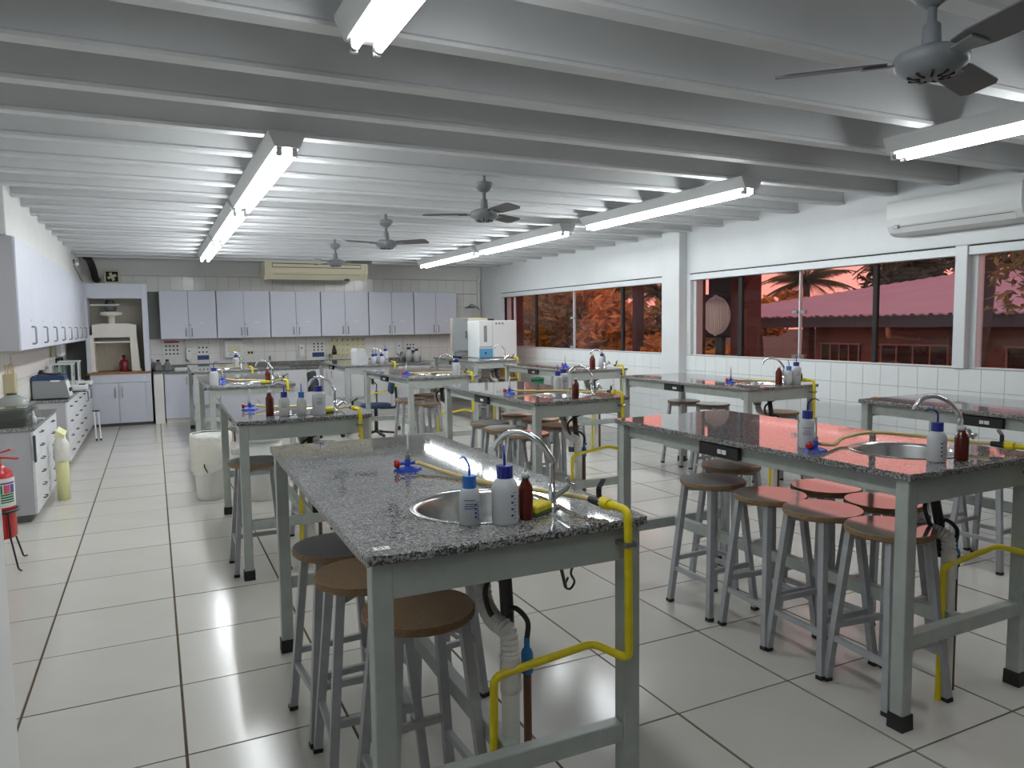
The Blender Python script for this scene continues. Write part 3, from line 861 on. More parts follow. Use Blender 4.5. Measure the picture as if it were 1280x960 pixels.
# fourth left bench
wash_bottle(on(0, 3, .62, .62), .04, .15, 'cap_dark_blue', 'bottle_milky', 100, 'wash bottle on the fourth left bench in front of the towel dispenser', None, .04)
hose(0, 3, VALVE + [(.66, .42, .012), (.45, .55, .010), (.30, .62, .012)], 'amber gas hose on the fourth left bench')
# front right bench
wash_bottle(on(1, 0, .155, .615), .036, .135, 'cap_dark_blue', 'bottle_milky', -30, 'milky wash bottle beside the burner on the front right bench', None, .05, -138)
burner(on(1, 0, .115, .535), 'blue bunsen burner with red knob at the edge of the front right bench', math.radians(10), .15)
wash_bottle(on(1, 0, .335, .125), .036, .125, 'cap_dark_blue', 'bottle_milky', 160, 'milky wash bottle by the sink rim of the front right bench', -108, .055)
amber_bottle(on(1, 0, .440, .09), 'brown dropper bottle by the sink rim of the front right bench', .125, .0265)
hose(1, 0, VALVE + [(.71, .42, .03), (.58, .60, .038), (.40, .62, .025), (.27, .56, .014), (.17, .54, .026), (.145, .54, .030)], 'amber gas hose curling past the sink on the front right bench')
# second middle bench
burner(on(1, 1, .15, .72), 'blue bunsen burner at the left edge of the second middle bench', 0)
wash_bottle(on(1, 1, .60, .70), .040, .135, 'cap_dark_blue', 'bottle_milky', 90, 'left of two milky wash bottles on the second middle bench', None, .02)
wash_bottle(on(1, 1, .70, .78), .048, .150, 'cap_dark_blue', 'bottle_milky', 90, 'right and larger of two wash bottles on the second middle bench', None, .02, -100)
amber_bottle(on(1, 1, .415, .10), 'brown dropper bottle at the sink of the second middle bench', .145, .027)
hose(1, 1, VALVE + [(.70, .40, .012), (.60, .62, .010), (.40, .70, .012), (.25, .72, .02), (.185, .72, .030)], 'amber gas hose on the second middle bench')
# third middle bench
burner(on(1, 2, .15, .50), 'blue bunsen burner at the left edge of the third middle bench', 0)
wash_bottle(on(1, 2, .62, .10), .045, .15, 'cap_dark_blue', 'bottle_milky', 90, 'milky wash bottle at the near edge of the third middle bench', None, .02)
hose(1, 2, VALVE + [(.70, .42, .012), (.5, .62, .010), (.3, .56, .012), (.185, .50, .030)], 'amber gas hose on the third middle bench')
for i, (x, y) in enumerate(((.40, .60), (.52, .58), (.34, .70))):
    o = MB().lathe([(.0, 0), (.045, 0), (.05, .008), (.047, .008), (.042, .003), (.0, .003)], 18).build('watch_glass', 'glass_bulk'); o.location = on(1, 2, x, y)
    tag(o, ('left of three glass dishes on the third middle bench', 'right of three glass dishes on the third middle bench', 'farthest of three glass dishes on the third middle bench')[i], 'dish', 'glass dishes on the third middle bench')
# fourth middle bench
t = thing('plastic_jug', 'white slanted plastic jug on the fourth middle bench', 'jug', on(1, 3, .30, .25), math.radians(20))
MB().prism([(-.10, 0), (.10, 0), (.115, .10), (.02, .235), (-.085, .25), (-.11, .2)], 1, -.07, .07).build('jug_body', 'bottle_milky', t)
MB().tube(fillet([(.02, 0, .235), (.10, 0, .215), (.112, 0, .11)], .03), .012, 8).build('handle', 'bottle_milky', t)
for i, (x, y, cp, h) in enumerate(((.50, .22, 'cap_dark_blue', .12), (.57, .32, 'cap_light_blue', .12), (.63, .22, 'cap_dark_blue', .12), (.74, .38, 'cap_dark_blue', .19))):
    wash_bottle(on(1, 3, x, y), .042, h, cp, 'bottle_milky', 80, ('first', 'second', 'third', 'fourth and tallest')[i] + ' wash bottle from the white jug on the fourth middle bench', None, .01)
# second right bench
burner(on(2, 1, .30, .54), 'blue bunsen burner with red knob on the second right bench', 0)
amber_bottle(on(2, 1, .52, .16), 'brown dropper bottle on the second right bench, left of the wash bottles', .15, .03)
wash_bottle(on(2, 1, .60, .12), .036, .13, 'cap_light_blue', 'bottle_clear', 90, 'wash bottle with light blue cap on the second right bench', None, .01)
wash_bottle(on(2, 1, .69, .12), .042, .165, 'cap_dark_blue', 'bottle_milky', 90, 'wash bottle with dark blue cap on the second right bench', None, .01, -110)
hose(2, 1, VALVE + [(.70, .40, .012), (.60, .60, .010), (.45, .58, .012), (.335, .54, .030)], 'amber gas hose on the second right bench')
# third right bench
burner(on(2, 2, .36, .74), 'blue bunsen burner on the third right bench below the far windows', 0)
amber_bottle(on(2, 2, .41, .14), 'brown dropper bottle on the third right bench', .17, .036)
wash_bottle(on(2, 2, .66, .30), .048, .15, 'cap_dark_blue', 'bottle_milky', 90, 'milky wash bottle under the tap of the third right bench', None, .01)
# first right bench
o = MB().box(-.02, -.015, 0, .02, .015, .014, .002).build('eraser', 'wood_edge'); o.location = on(2, 0, .10, 1.86)
tag(o, 'small brown block at the far corner of the first right bench', 'block')

# ovens on the fourth right bench
t = thing('incubator', 'grey steel incubator with open side door on the farthest right bench', 'oven', (4.74, 12.18, TZ))
MB().box(.14, 0, .02, .70, .44, .70, .012).build('casing', 'appliance_cream', t)
MB().box(.0, -.05, .11, .30, -.005, .70, .012).build('door', 'appliance_grey', t)
MB().box(.02, -.015, .03, .30, .0, .10, .004).build('control_panel', 'appliance_grey', t)
MB().tube(fillet([(.24, -.05, .36), (.24, -.09, .36), (.24, -.09, .46), (.24, -.05, .46)], .02), .009, 8).build('door_handle', 'black_plastic', t)
for x in (.18, .66): MB().box(x - .02, .05, 0, x + .02, .40, .02).build('foot', 'black_rubber', t)
t = thing('drying_oven', 'white laboratory oven with blue panel on the farthest right bench', 'oven', (5.02, 11.62, TZ))
MB().box(.0, .02, .0, .72, .52, .65, .012).build('casing', 'appliance_white', t)
MB().box(.005, .0, .20, .255, .02, .645, .004).build('control_door', 'appliance_white', t)
MB().box(.005, .0, .005, .255, .02, .165, .004).build('blue_panel', 'appliance_bluepanel', t)
MB().box(.09, -.006, .28, .15, .0, .56, .003).build('window_strip', 'appliance_grey', t)
MB().box(.265, -.004, .01, .715, .02, .645, .006).build('door', 'appliance_white', t)
MB().lathe([(.0, 0), (.018, 0), (.016, .014), (.0, .014)], 14, 0, (0, 0, 0), True, Matrix.Translation((.12, .0, .09)) @ Matrix.Rotation(PI / 2, 4, 'X')).build('dial', 'ink_blue', t)
for k in range(3): MB().box(.31 + k * .06, -.008, .58, .345 + k * .06, -.003, .61, .001).build('badge', 'appliance_grey', t)
MB().box(.28, .2, .65, .38, .26, .68, .004).build('vent_cap', 'black_plastic', t)
t = thing('plastic_drum', 'ochre yellow plastic drum beside the white oven', 'drum', (5.90, 12.35, 0))
MB().lathe([(.0, 0), (.13, 0), (.14, .02), (.14, .70), (.145, .72), (.145, .76), (.14, .78), (.14, 1.40), (.12, 1.48), (.05, 1.50), (.0, 1.50)], 24).build('drum_body', 'barrel_ochre', t)
MB().lathe([(.0, 1.50), (.05, 1.50), (.05, 1.53), (.0, 1.53)], 16).build('lid', 'barrel_ochre', t)

# ------------------------------------------------------------------ swivel chairs
def chair(loc, rz, m, label):
    t = thing('swivel_chair', label, 'chair', loc, rz, 'swivel chairs near the back counter')
    MB().lathe([(.0, .44), (.17, .44), (.215, .455), (.22, .475), (.20, .495), (.0, .50)], 24).build('seat', m, t)
    T = Matrix.Translation((0, .23, .78)) @ Matrix.Rotation(math.radians(-8), 4, 'X')
    MB().box(-.19, -.025, -.15, .19, .025, .17, .03, 0, T).build('backrest', m, t)
    MB().tube(fillet([(0, .06, .43), (0, .30, .43), (0, .285, .72)], .06), .018, 8).build('back_arm', 'black_plastic', t)
    MB().tube([(0, 0, .10), (0, 0, .44)], .026, 12).build('gas_column', 'black_plastic', t)
    for k in range(5):
        a = 2 * PI * k / 5 + .3
        l = MB().bar((0, 0, .105), (.27 * math.cos(a), .27 * math.sin(a), .07), .035, .025).build('leg', 'black_plastic', t)
        MB().lathe([(.0, -.02), (.026, -.02), (.026, .02), (.0, .02)], 12, 0, (0, 0, 0), True, Matrix.Translation((.265 * math.cos(a), .265 * math.sin(a), .027)) @ Matrix.Rotation(a, 4, 'Z') @ Matrix.Rotation(PI / 2, 4, 'X')).build('castor', 'black_rubber', l)
chair((2.78, 10.15, 0), math.radians(-100), 'chair_blue', 'dark blue swivel chair in the aisle before the fourth middle bench')
chair((2.26, 10.75, 0), math.radians(65), 'chair_black', 'black swivel chair beside the fourth middle bench, back turned to the camera')

# ------------------------------------------------------------------ waste bins
t = thing('waste_bin', 'white waste bin with bag over its rim at the third left bench', 'bin', (.435, 7.36, 0))
t.scale = (.9, .9, 1)
MB().lathe([(.0, 0), (.145, 0), (.15, .01), (.185, .56), (.195, .58), (.195, .60), (.175, .60), (.14, .03), (.0, .03)], 28).build('bin_body', 'bin_white', t)
random.seed(5); N = 28; v = []
for zz, rr, jit in ((.612, .18, .002), (.615, .20, .004), (.58, .208, .006), (.50, .204, .012), (.43, .198, .018), (.37, .192, .02)):
    for kq in range(N):
        a = 2 * PI * kq / N; left = .5 - .5 * math.cos(a - .6)
        v.append(((rr + random.uniform(-jit, jit)) * math.cos(a), (rr + random.uniform(-jit, jit)) * math.sin(a), zz - (0 if zz > .57 else left * (.6 - zz) * .55)))
MB().add(v, [(l * N + q, l * N + (q + 1) % N, (l + 1) * N + (q + 1) % N, (l + 1) * N + q) for l in range(5) for q in range(N)], 0, True).build('bin_bag', 'bag_white', t)
MB().tube(fillet([(-.075, -.165, .36), (-.085, -.195, .33), (-.05, -.19, .27)], .02), .006, 6).build('bin_handle', 'black_plastic', t)
t = thing('waste_bin', 'lidded white waste bin on the floor under the second left bench', 'bin', (.86, 7.12, 0))
MB().lathe([(.0, 0), (.15, 0), (.155, .01), (.18, .55), (.0, .55)], 28).build('bin_body', 'bin_white', t)
MB().lathe([(.19, .55), (.195, .56), (.19, .585), (.10, .61), (.0, .615)], 28).build('lid', 'bin_white', t)

# ------------------------------------------------------------------ left wall: cabinets and counters
def bow_handle(mb, p, q, off, r=.005):
    p, q, off = Vector(p), Vector(q), Vector(off)
    mb.tube(fillet([p, p + off, q + off, q], .012, 2), r, 6); return mb
UY0, UW = 7.15, 1.60
for u in range(4):
    y0 = UY0 + UW * u
    t = thing('wall_cabinet', ('nearest', 'second', 'third', 'farthest')[u] + ' lilac-grey wall cabinet high on the left wall', 'cabinet', (-.97, y0, 1.42), 0, 'wall cabinets on the left wall')
    MB().box(-.33, 0, 0, -.02, UW, .93, .002).build('body', 'cabinet_grey', t)
    for q in range(2):
        d = MB().box(-.02, q * .8 + .007, .004, 0, q * .8 + .793, .926, .004).build('door', 'cabinet_lilac', t)
        yy = q * .8 + .62
        bow_handle(MB(), (0, yy, .05), (0, yy, .20), (.032, 0, 0), .008).build('handle', 'handle_metal', d)
        MB().box(0, yy - .01, .245, .002, yy + .01, .265).build('lock', 'handle_metal', d)
def drawer_counter(y0, y1, cols, rows, doors, label, top_z=.79):
    t = thing('drawer_counter', label, 'counter', (-.93, y0, 0), 0, 'drawer counters on the left wall')
    L = y1 - y0
    MB().box(-.365, 0, .06, -.02, L, top_z - .03, .002).build('body', 'cabinet_grey', t)
    MB().box(-.365, -.012, top_z - .03, .012, L, top_z, .003).build('granite_top', 'granite_counter', t)
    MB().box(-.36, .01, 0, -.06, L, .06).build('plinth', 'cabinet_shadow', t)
    n = cols + doors; w = L / n; h = (top_z - .10) / rows
    for c in range(n):
        for r in range(rows if c < cols else 1):
            if c < cols: z0, z1 = .066 + h * r, .062 + h * (r + 1)
            else: z0, z1 = .066, top_z - .04
            d = MB().box(-.02, c * w + .004, z0, 0, (c + 1) * w - .004, z1, .002).build('drawer' if c < cols else 'door', 'cabinet_white', t)
            ym = (c + .5) * w; zh = z1 - h * .38
            if c < cols: bow_handle(MB(), (0, ym - .055, zh), (0, ym + .055, zh), (.025, 0, 0)).build('handle', 'black_plastic', d)
            else: bow_handle(MB(), (0, c * w + .06, z1 - .2), (0, c * w + .06, z1 - .06), (.03, 0, 0), .006).build('handle', 'black_plastic', d)
    return t
cA = drawer_counter(7.15, 8.75, 2, 6, 0, 'low drawer counter nearest on the left, pile of glass trays on it')
MB().box(-.004, -.012, .50, .012, .03, .72, .002).build('edge_guard', 'appliance_dark', cA)
cB = drawer_counter(9.83, 13.52, 4, 4, 2, 'long drawer counter farther along the left wall, with balances on it')

for k in range(6):
    w = .15 - .012 * (k // 3); t = thing('glass_tray', ('lowest', 'second lowest', 'third', 'fourth', 'fifth', 'topmost')[k] + ' clear glass tray in the pile on the near left counter', 'tray', (-1.125, 7.60, .79 + .026 * k), .02 * (k % 3 - 1), 'stacked glass trays')
    mb = MB(); L2 = .36 - .03 * (k // 3)
    mb.box(-w * .9, -L2 * .92, 0, w * .9, L2 * .92, .004)
    for sx in (-1, 1): mb.prism([(sx * w * .9, .0), (sx * w * .9 - sx * .005, .0), (sx * w - sx * .005, .025), (sx * w, .025)], 1, -L2, L2)
    for sy in (-1, 1): mb.prism([(sy * L2 * .92, 0), (sy * L2 * .92 - sy * .005, 0), (sy * L2 - sy * .005, .025), (sy * L2, .025)], 0, -w, w)
    mb.build('tray_body', 'glass_bulk', t)
t = thing('bell_jar', 'low conical glass cover on top of the glass trays', 'glass cover', (-1.13, 7.62, .79 + .156 + .001))
MB().lathe([(.13, 0), (.128, .01), (.10, .05), (.04, .085), (.015, .09), (.0, .09)], 24).build('cover', 'glass_bulk', t)
MB().lathe([(.0, .09), (.04, .09), (.042, .10), (.0, .103)], 16).build('knob', 'appliance_dark', t)
t = thing('dropper_bottle', 'small white dropper bottle beside the glass trays', 'bottle', (-.955, 7.42, .79))
MB().lathe([(.0, 0), (.022, 0), (.022, .055), (.012, .07), (.0, .07)], 14).build('bottle_body', 'bottle_milky', t)
MB().lathe([(.012, .07), (.01, .09), (.003, .115), (.0, .116)], 10).build('cap', 'bottle_milky', t)
o = MB().prism([(-.012, 0), (.012, 0), (.01, .006), (-.01, .006)], 0, 0, .10).build('plastic_scoop', 'sticker_white'); o.location = (-1.02, 7.85, .79); tag(o, 'flat white plastic scoop lying beside the dropper bottle', 'scoop')
t = thing('spatula_holder', 'beige holder full of pale sticks on the wall above the near left counter', 'holder', (-1.29, 8.30, .98))
MB().box(0, 0, 0, .09, .16, .20, .004).build('holder_box', 'beige_card', t)
for k in range(7):
    MB().bar((.02 + .008 * k, .02 + .02 * k, .0), (.02 + .01 * k + .015 * math.sin(k * 2), .015 + .02 * k, .29 + .02 * math.sin(k * 3)), .006).build('stick', 'wood_light', t)
o = MB().box(0, 0, 0, .012, 2.9, .26, .003).build('wall_board', 'panel_pink'); o.location = (XL + .008, 8.75, 1.08); tag(o, 'long pale pinkish board on the wall under the left cabinets', 'board')

t = thing('water_bath', 'grey box-shaped laboratory bath with dark blue top on the left counter', 'lab device', (-1.27, 9.93, .79))
MB().prism([(0, .015), (.36, .015), (.32, .22), (0, .22)], 1, 0, .36).build('casing', 'appliance_grey', t)
MB().prism([(0, .22), (.32, .22), (.31, .275), (0, .275)], 1, -.004, .364).build('blue_top', 'chair_blue', t)
MB().box(.02, .02, 0, .34, .34, .015).build('feet', 'black_rubber', t)
MB().box(.18, -.006, .205, .27, .0, .222).build('name_plate', 'sticker_white', t)
MB().prism([(.358, .03), (.366, .03), (.33, .20), (.322, .20)], 1, .03, .33).build('control_panel', 'appliance_white', t)
for k in range(2): MB().lathe([(.0, 0), (.022, 0), (.02, .02), (.0, .02)], 12, 0, (0, 0, 0), True, Matrix.Translation((.352, .10 + .12 * k, .10)) @ Matrix.Rotation(math.radians(80), 4, 'Y')).build('dial', 'black_plastic', t)
MB().tube(spline([(.04, .06, .278), (.10, .10, .30), (.2, .05, .285), (.27, .12, .30), (.24, .2, .285), (.12, .22, .29)]), .009, 6).build('lid_cable', 'black_hose', t)
for k, (y, lb) in enumerate(((11.15, 'nearer analytical balance with glass draft shield on the left counter'), (12.05, 'farther analytical balance with glass draft shield on the left counter'))):
    t = thing('analytical_balance', lb, 'balance', (-1.24, y, .79), 0, 'analytical balances on the left counter')
    MB().box(0, 0, .012, .42, .26, .075, .012).build('base', 'appliance_white', t)
    MB().box(.32, .04, .075, .40, .22, .082, .002).build('display', 'display_dark', t)
    for x in (.02, .25):
        for yy in (.01, .23): MB().box(x, yy, .075, x + .02, yy + .02, .345).build('corner_post', 'aluminium', t)
    MB().box(.01, .0, .345, .28, .26, .365, .003).build('top_frame', 'aluminium', t)
    for a in ((.04, .012, .08, .25, .016, .345), (.04, .244, .08, .25, .248, .345), (.262, .03, .08, .266, .23, .345)): MB().box(*a).build('shield_pane', 'pane_clear', t)
    MB().lathe([(.0, .075), (.008, .075), (.008, .095), (.045, .097), (.045, .10), (.0, .10)], 16, 0, (.14, .13, 0)).build('pan', 'steel_polished', t)
    for x in (.04, .38): MB().box(x - .02, .03, 0, x + .02, .23, .012).build('foot', 'black_rubber', t)
    o = MB().tube(spline([(-1.24 + .43, y - .30, .80), (-.92 - .05, y - .2, .80), (-1.0, y - .1, .80), (-1.03, y + .03, .84)]), .006, 6).build('power_cable', 'black_hose'); tag(o, ('black cable in front of the nearer balance', 'black cable in front of the farther balance')[k], 'cable')
o = MB().box(0, 0, 0, .02, .32, .20, .002).build('notice_card', 'beige_card'); o.location = (XL + .008, 11.9, 1.22); tag(o, 'olive beige card on the left wall above the balances', 'notice')
t = thing('glove_dispenser', 'white dispenser on the left wall beside the beige card', 'dispenser', (XL + .008, 12.5, 1.20))
MB().box(0, 0, 0, .10, .34, .24, .02).build('dispenser_body', 'appliance_white', t)
for y in (-.05, .30): MB().box(.0, y, -.14, .06, y + .12, -.02, .004).build('black_holder', 'black_plastic', t)
t = thing('wall_socket_strip', 'black plug box on the left wall behind the grey bath', 'socket', (XL + .008, 10.6, .98))
MB().box(0, 0, 0, .05, .16, .12, .004).build('plug_box', 'black_plastic', t)
MB().box(.05, .05, .03, .06, .11, .09, .002).build('socket_face', 'appliance_dark', t)

t = thing('tall_bin', 'tall pale yellow tube bin with a white bag at the near left drawers', 'bin', (-.825, 7.98, 0))
t.scale = (.78, .78, 1.03)
MB().lathe([(.0, 0), (.068, 0), (.072, .40), (.066, .40), (.062, .02), (.0, .02)], 20).build('bin_body', 'can_yellow', t)
random.seed(8); v = []; N = 20
for zz, rr, jit in ((.36, .082, .004), (.44, .088, .008), (.52, .08, .01), (.57, .045, .012), (.58, .02, .006)):
    for kq in range(N): a = 2 * PI * kq / N; q = rr + random.uniform(-jit, jit); v.append((q * math.cos(a), q * math.sin(a), zz + random.uniform(-jit, jit)))
MB().add(v, [(l * N + q, l * N + (q + 1) % N, (l + 1) * N + (q + 1) % N, (l + 1) * N + q) for l in range(4) for q in range(N)], 0, True).build('bin_bag', 'bag_white', t)
T = Matrix.Translation((.0, .02, .60)) @ Matrix.Rotation(.5, 4, 'Y') @ Matrix.Rotation(.3, 4, 'X')
MB().box(-.05, -.06, -.035, .05, .06, .035, .003, 0, T).build('carton', 'can_yellow', t)
t = thing('step_stand', 'thin white two-legged stand by the far drawers', 'stand', (-.78, 12.02, 0))
for x in (-.02, .035):
    l = MB().bar((x, 0, .02), (x - .02, .10, .42), .018).build('leg', 'sticker_white', t); MB().bar((x, -.004, 0), (x, .002, .03), .022).build('foot_cap', 'black_rubber', l)
MB().bar((-.06, .10, .42), (.03, .10, .42), .022).build('top_bar', 'appliance_dark', t)

# fire extinguisher on its tripod
t = thing('fire_extinguisher', 'red fire extinguisher with label on a black wire tripod at the left edge', 'extinguisher', (-.985, 5.88, 0))
R = .095
MB().lathe([(.0, .20), (R * .9, .20), (R, .215), (R, .60), (R * .88, .645), (R * .45, .685), (.03, .70), (.0, .70)], 28).build('cylinder', 'extinguisher_red', t)
lb = MB().lathe([(R + .001, .415), (R + .001, .61)], 28, 0, (0, 0, 0), True, None, False).build('label_band', 'label_white', t)
def patch(name, a0, a1, z0, z1, m, rr):
    n = 8; v = []
    for z in (z0, z1):
        for k in range(n + 1):
            a = math.radians(a0 + (a1 - a0) * k / n); v.append((rr * math.cos(a), rr * math.sin(a), z))
    MB().add(v, [(k, k + 1, n + 2 + k, n + 1 + k) for k in range(n)], 0, True).build(name, m, lb)
patch('green_print', -125, -20, .445, .505, 'label_green', R + .002)
patch('pink_print', -62, -38, .508, .565, 'label_pink', R + .002)
patch('purple_print', -36, -15, .508, .565, 'label_purple', R + .002)
patch('green_print', -90, -66, .508, .565, 'label_green', R + .002)
patch('purple_print', -125, -10, .570, .582, 'label_purple', R + .002)
for z in (.455, .472, .489): patch('white_line', -120, -24, z, z + .004, 'label_white', R + .003)
MB().lathe([(.03, .70), (.03, .735), (.022, .75), (.022, .78), (.0, .78)], 14).build('valve', 'brass', t)
MB().bar((.0, .0, .765), (.10, -.05, .80), .022, .01).bar((.0, 0, .745), (.13, -.055, .735), .022, .01).build('squeeze_handle', 'extinguisher_red', t)
MB().tube(spline([(-.02, 0, .76), (-.09, -.02, .74), (-.12, -.03, .60), (-.115, -.03, .35)]), .011, 8).build('discharge_hose', 'black_hose', t)
rg = MB(); ring = [(( R + .012) * math.cos(2 * PI * k / 24), (R + .012) * math.sin(2 * PI * k / 24), .385) for k in range(25)]
rg.tube(ring, .011, 8, 0, False)
st = rg.build('tripod_ring', 'black_plastic', t)
for a in (-55, 60, 180, -115):
    a = math.radians(a); c_, s_ = math.cos(a), math.sin(a)
    MB().tube(fillet([((R + .01) * c_, (R + .01) * s_, .385), ((R + .02) * c_, (R + .02) * s_, .22), (.19 * c_, .19 * s_, .012), (.225 * c_, .225 * s_, .007)], .03), .006, 6).build('leg', 'black_plastic', t)

# ------------------------------------------------------------------ fume cupboard at the back left
t = thing('fume_cupboard', 'tall lilac-grey fume cupboard with cream hood inside, back left corner', 'cupboard', (-.95, 13.60, 0))
MB().box(.0, .04, .05, .885, .62, .86, .002).build('base_body', 'cabinet_lilac', t)
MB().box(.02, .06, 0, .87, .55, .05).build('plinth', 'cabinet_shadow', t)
MB().box(.0, .02, .72, .885, .04, .86, .002).build('top_rail', 'cabinet_lilac', t)
for x0, x1 in ((.0, .395), (.40, .80)):
    d = MB().box(x0 + .003, .02, .055, x1 - .003, .04, .715, .002).build('door', 'cabinet_lilac', t)
    xm = x1 - .05 if x0 == 0 else x0 + .05
    bow_handle(MB(), (xm, .02, .48), (xm, .02, .64), (0, -.03, 0)).build('handle', 'handle_metal', d)
MB().box(.80, .02, .055, .885, .04, .715, .002).build('side_stile', 'cabinet_lilac', t)
MB().box(-.05, .0, .86, .89, .62, .895, .004).build('wooden_worktop', 'wood_edge', t)
MB().box(.76, .015, .785, .80, .02, .81).build('paper_tag', 'sticker_white', t)
MB().box(.80, .0, .895, .885, .62, 2.33, .003).build('side_panel', 'cabinet_lilac', t)
MB().box(-.03, .0, .895, .02, .62, 2.33, .003).build('side_panel', 'cabinet_lilac', t)
MB().box(.02, .0, 2.09, .80, .03, 2.33, .003).build('head_board', 'cabinet_lilac', t)
bp = MB().box(.0, .60, .895, .80, .64, 2.33).build('back_panel', 'beige_tile', t)
for a in range(4):
    for b in range(5): MB().box(.012 + .197 * a, .592, .90 + .27 * b, .205 + .197 * a, .60, 1.166 + .27 * b, .001).build('tile', 'beige_tile', bp)
# cream hood
h = MB().prism([(.06, 1.46), (.06, 1.66), (.20, 1.685), (.58, 1.685), (.70, 1.66), (.70, 1.46)], 1, .13, .55).build('hood_top', 'fume_cream', t)
for x0, x1, xb0, xb1 in ((.60, .70, .605, .73), (.02, .075, -.0, .085)):
    MB().prism([(xb0, .93), (xb0 + .0, .90), (xb1 + .02, .90), (xb1, .94), (x1, 1.50), (x0, 1.50)], 1, .12, .55).build('hood_pillar', 'fume_cream', t)
MB().box(.07, .12, 1.37, .61, .15, 1.395, .003).build('sash_bar', 'sticker_white', t)
MB().lathe([(.05, 1.68), (.05, 1.80), (.06, 1.81), (.15, 1.82), (.165, 1.845), (.15, 1.875), (.06, 1.885), (.05, 1.89), (.0, 1.89)], 24, 0, (.34, .30, 0)).build('blower', 'fume_cream', t)
MB().lathe([(.0, 1.885), (.075, 1.885), (.085, 1.92), (.085, 2.0), (.06, 2.07), (.0, 2.07)], 18, 0, (.33, .30, 0)).build('blower_motor', 'fan_dark', t)
MB().tube([(.045, .20, 1.99), (.47, .20, 1.99)], .013, 10).build('lamp_tube', 'sticker_white', t)
t = thing('red_bottle', 'dark red glass bottle standing inside the cream fume hood', 'bottle', (-.46, 13.80, .895))
MB().lathe([(.0, 0), (.065, 0), (.07, .01), (.07, .14), (.05, .18), (.02, .20), (.02, .235), (.0, .235)], 20).build('bottle_body', 'red_liquid', t)
MB().lathe([(.0, .235), (.026, .235), (.026, .27), (.0, .27)], 14).build('stopper', 'black_plastic', t)

# small things high in the back left corner
t = thing('security_camera', 'small white security camera in the back left corner', 'camera', (-1.03, 12.9, 2.60))
MB().box(0, -.02, -.02, .02, .02, .04, .002).build('bracket', 'black_plastic', t)
MB().tube([(.02, 0, .0), (.06, -.09, -.03)], .026, 10).build('camera_body', 'sticker_white', t)
o = MB().tube(spline([(-.93, 13.75, 2.78), (-.88, 13.9, 2.72), (-.84, 14.02, 2.58), (-.82, 14.12, 2.44), (-.80, 14.20, 2.42)]), .055, 12).build('duct_hose', 'black_hose'); tag(o, 'black flexible duct curving down the back wall', 'duct')
t = thing('wall_ventilator', 'square cream ventilator in the back wall above the fume cupboard', 'fan', (-.70, 14.14, 2.36))
MB().box(0, 0, 0, .24, .05, .03, .002).box(0, 0, .20, .24, .05, .23, .002).box(0, 0, .03, .03, .05, .20, .002).box(.21, 0, .03, .24, .05, .20, .002).build('frame', 'appliance_cream', t)
MB().box(.03, .035, .03, .21, .05, .20).build('opening', 'frame_dark', t)
for k in range(4):
    a = k * PI / 2 + .4; MB().bar((.12, .03, .115), (.12 + .07 * math.cos(a), .028, .115 + .07 * math.sin(a)), .045, .006, 0, (0, 1, 0)).build('blade', 'appliance_cream', t)
o = MB().tube(spline([(-1.03, 12.9, 2.56), (-.99, 13.1, 2.45), (-.97, 13.3, 2.37), (-.965, 13.5, 2.355)]), .005, 6).build('thin_cable', 'black_hose'); tag(o, 'thin dark cable running down from the security camera', 'cable')
t = thing('safety_shower', 'grey emergency shower arm on the back wall near the right corner', 'shower', (5.75, 14.24, 2.0))
MB().tube(fillet([(.42, 0, -.10), (.30, -.20, -.06), (.05, -.45, .0), (.0, -.5, -.02)], .04), .016, 8).build('arm', 'steel_brushed', t)
MB().lathe([(.11, 0), (.10, .02), (.03, .05), (.0, .05)], 16, 0, (.0, -.5, -.08)).build('shower_head', 'steel_brushed', t)
o = MB().box(6.10, 14.16, 1.2, 6.16, 14.20, 2.62, .004).build('conduit', 'pvc_white'); tag(o, 'white vertical conduit in the back right corner', 'conduit')

# ------------------------------------------------------------------ back wall: wall cabinets, counter, fittings
for u in range(6):
    x0 = .11 + .9033 * u
    t = thing('wall_cabinet', ('first', 'second', 'third', 'fourth', 'fifth', 'sixth')[u] + ' double-door wall cabinet from the left on the back wall', 'cabinet', (x0, 13.90, 1.41), 0, 'wall cabinets on the back wall')
    MB().box(.004, .02, 0, .899, .34, .83, .002).build('body', 'cabinet_grey', t)
    for q in range(2):
        a, b = (.008, .446) if q == 0 else (.453, .891)
        d = MB().box(a, 0, .004, b, .02, .826, .002).build('door', 'cabinet_lilac', t)
        xm = b - .045 if q == 0 else a + .045
        bow_handle(MB(), (xm, 0, .05), (xm, 0, .18), (0, -.028, 0), .008).build('handle', 'handle_metal', d)
        if q == 1: MB().box(a + .17, -.002, .265, a + .25, 0, .285).build('paper_tag', 'sticker_white', d)
    MB().lathe([(.0, 0), (.010, 0), (.010, .005), (.0, .005)], 10, 0, (0, 0, 0), True, Matrix.Translation((.475, 0, .245)) @ Matrix.Rotation(PI / 2, 4, 'X')).build('lock', 'handle_metal', t)
t = thing('back_counter', 'long granite counter with sunk sinks along the back wall', 'counter', (-.03, 13.60, .84))
MB().box(0, 0, 0, 4.88, .64, .03, .003).build('granite_top', 'granite_counter', t)
MB().box(0, .625, .03, 4.88, .64, .12, .002).build('upstand', 'granite_counter', t)
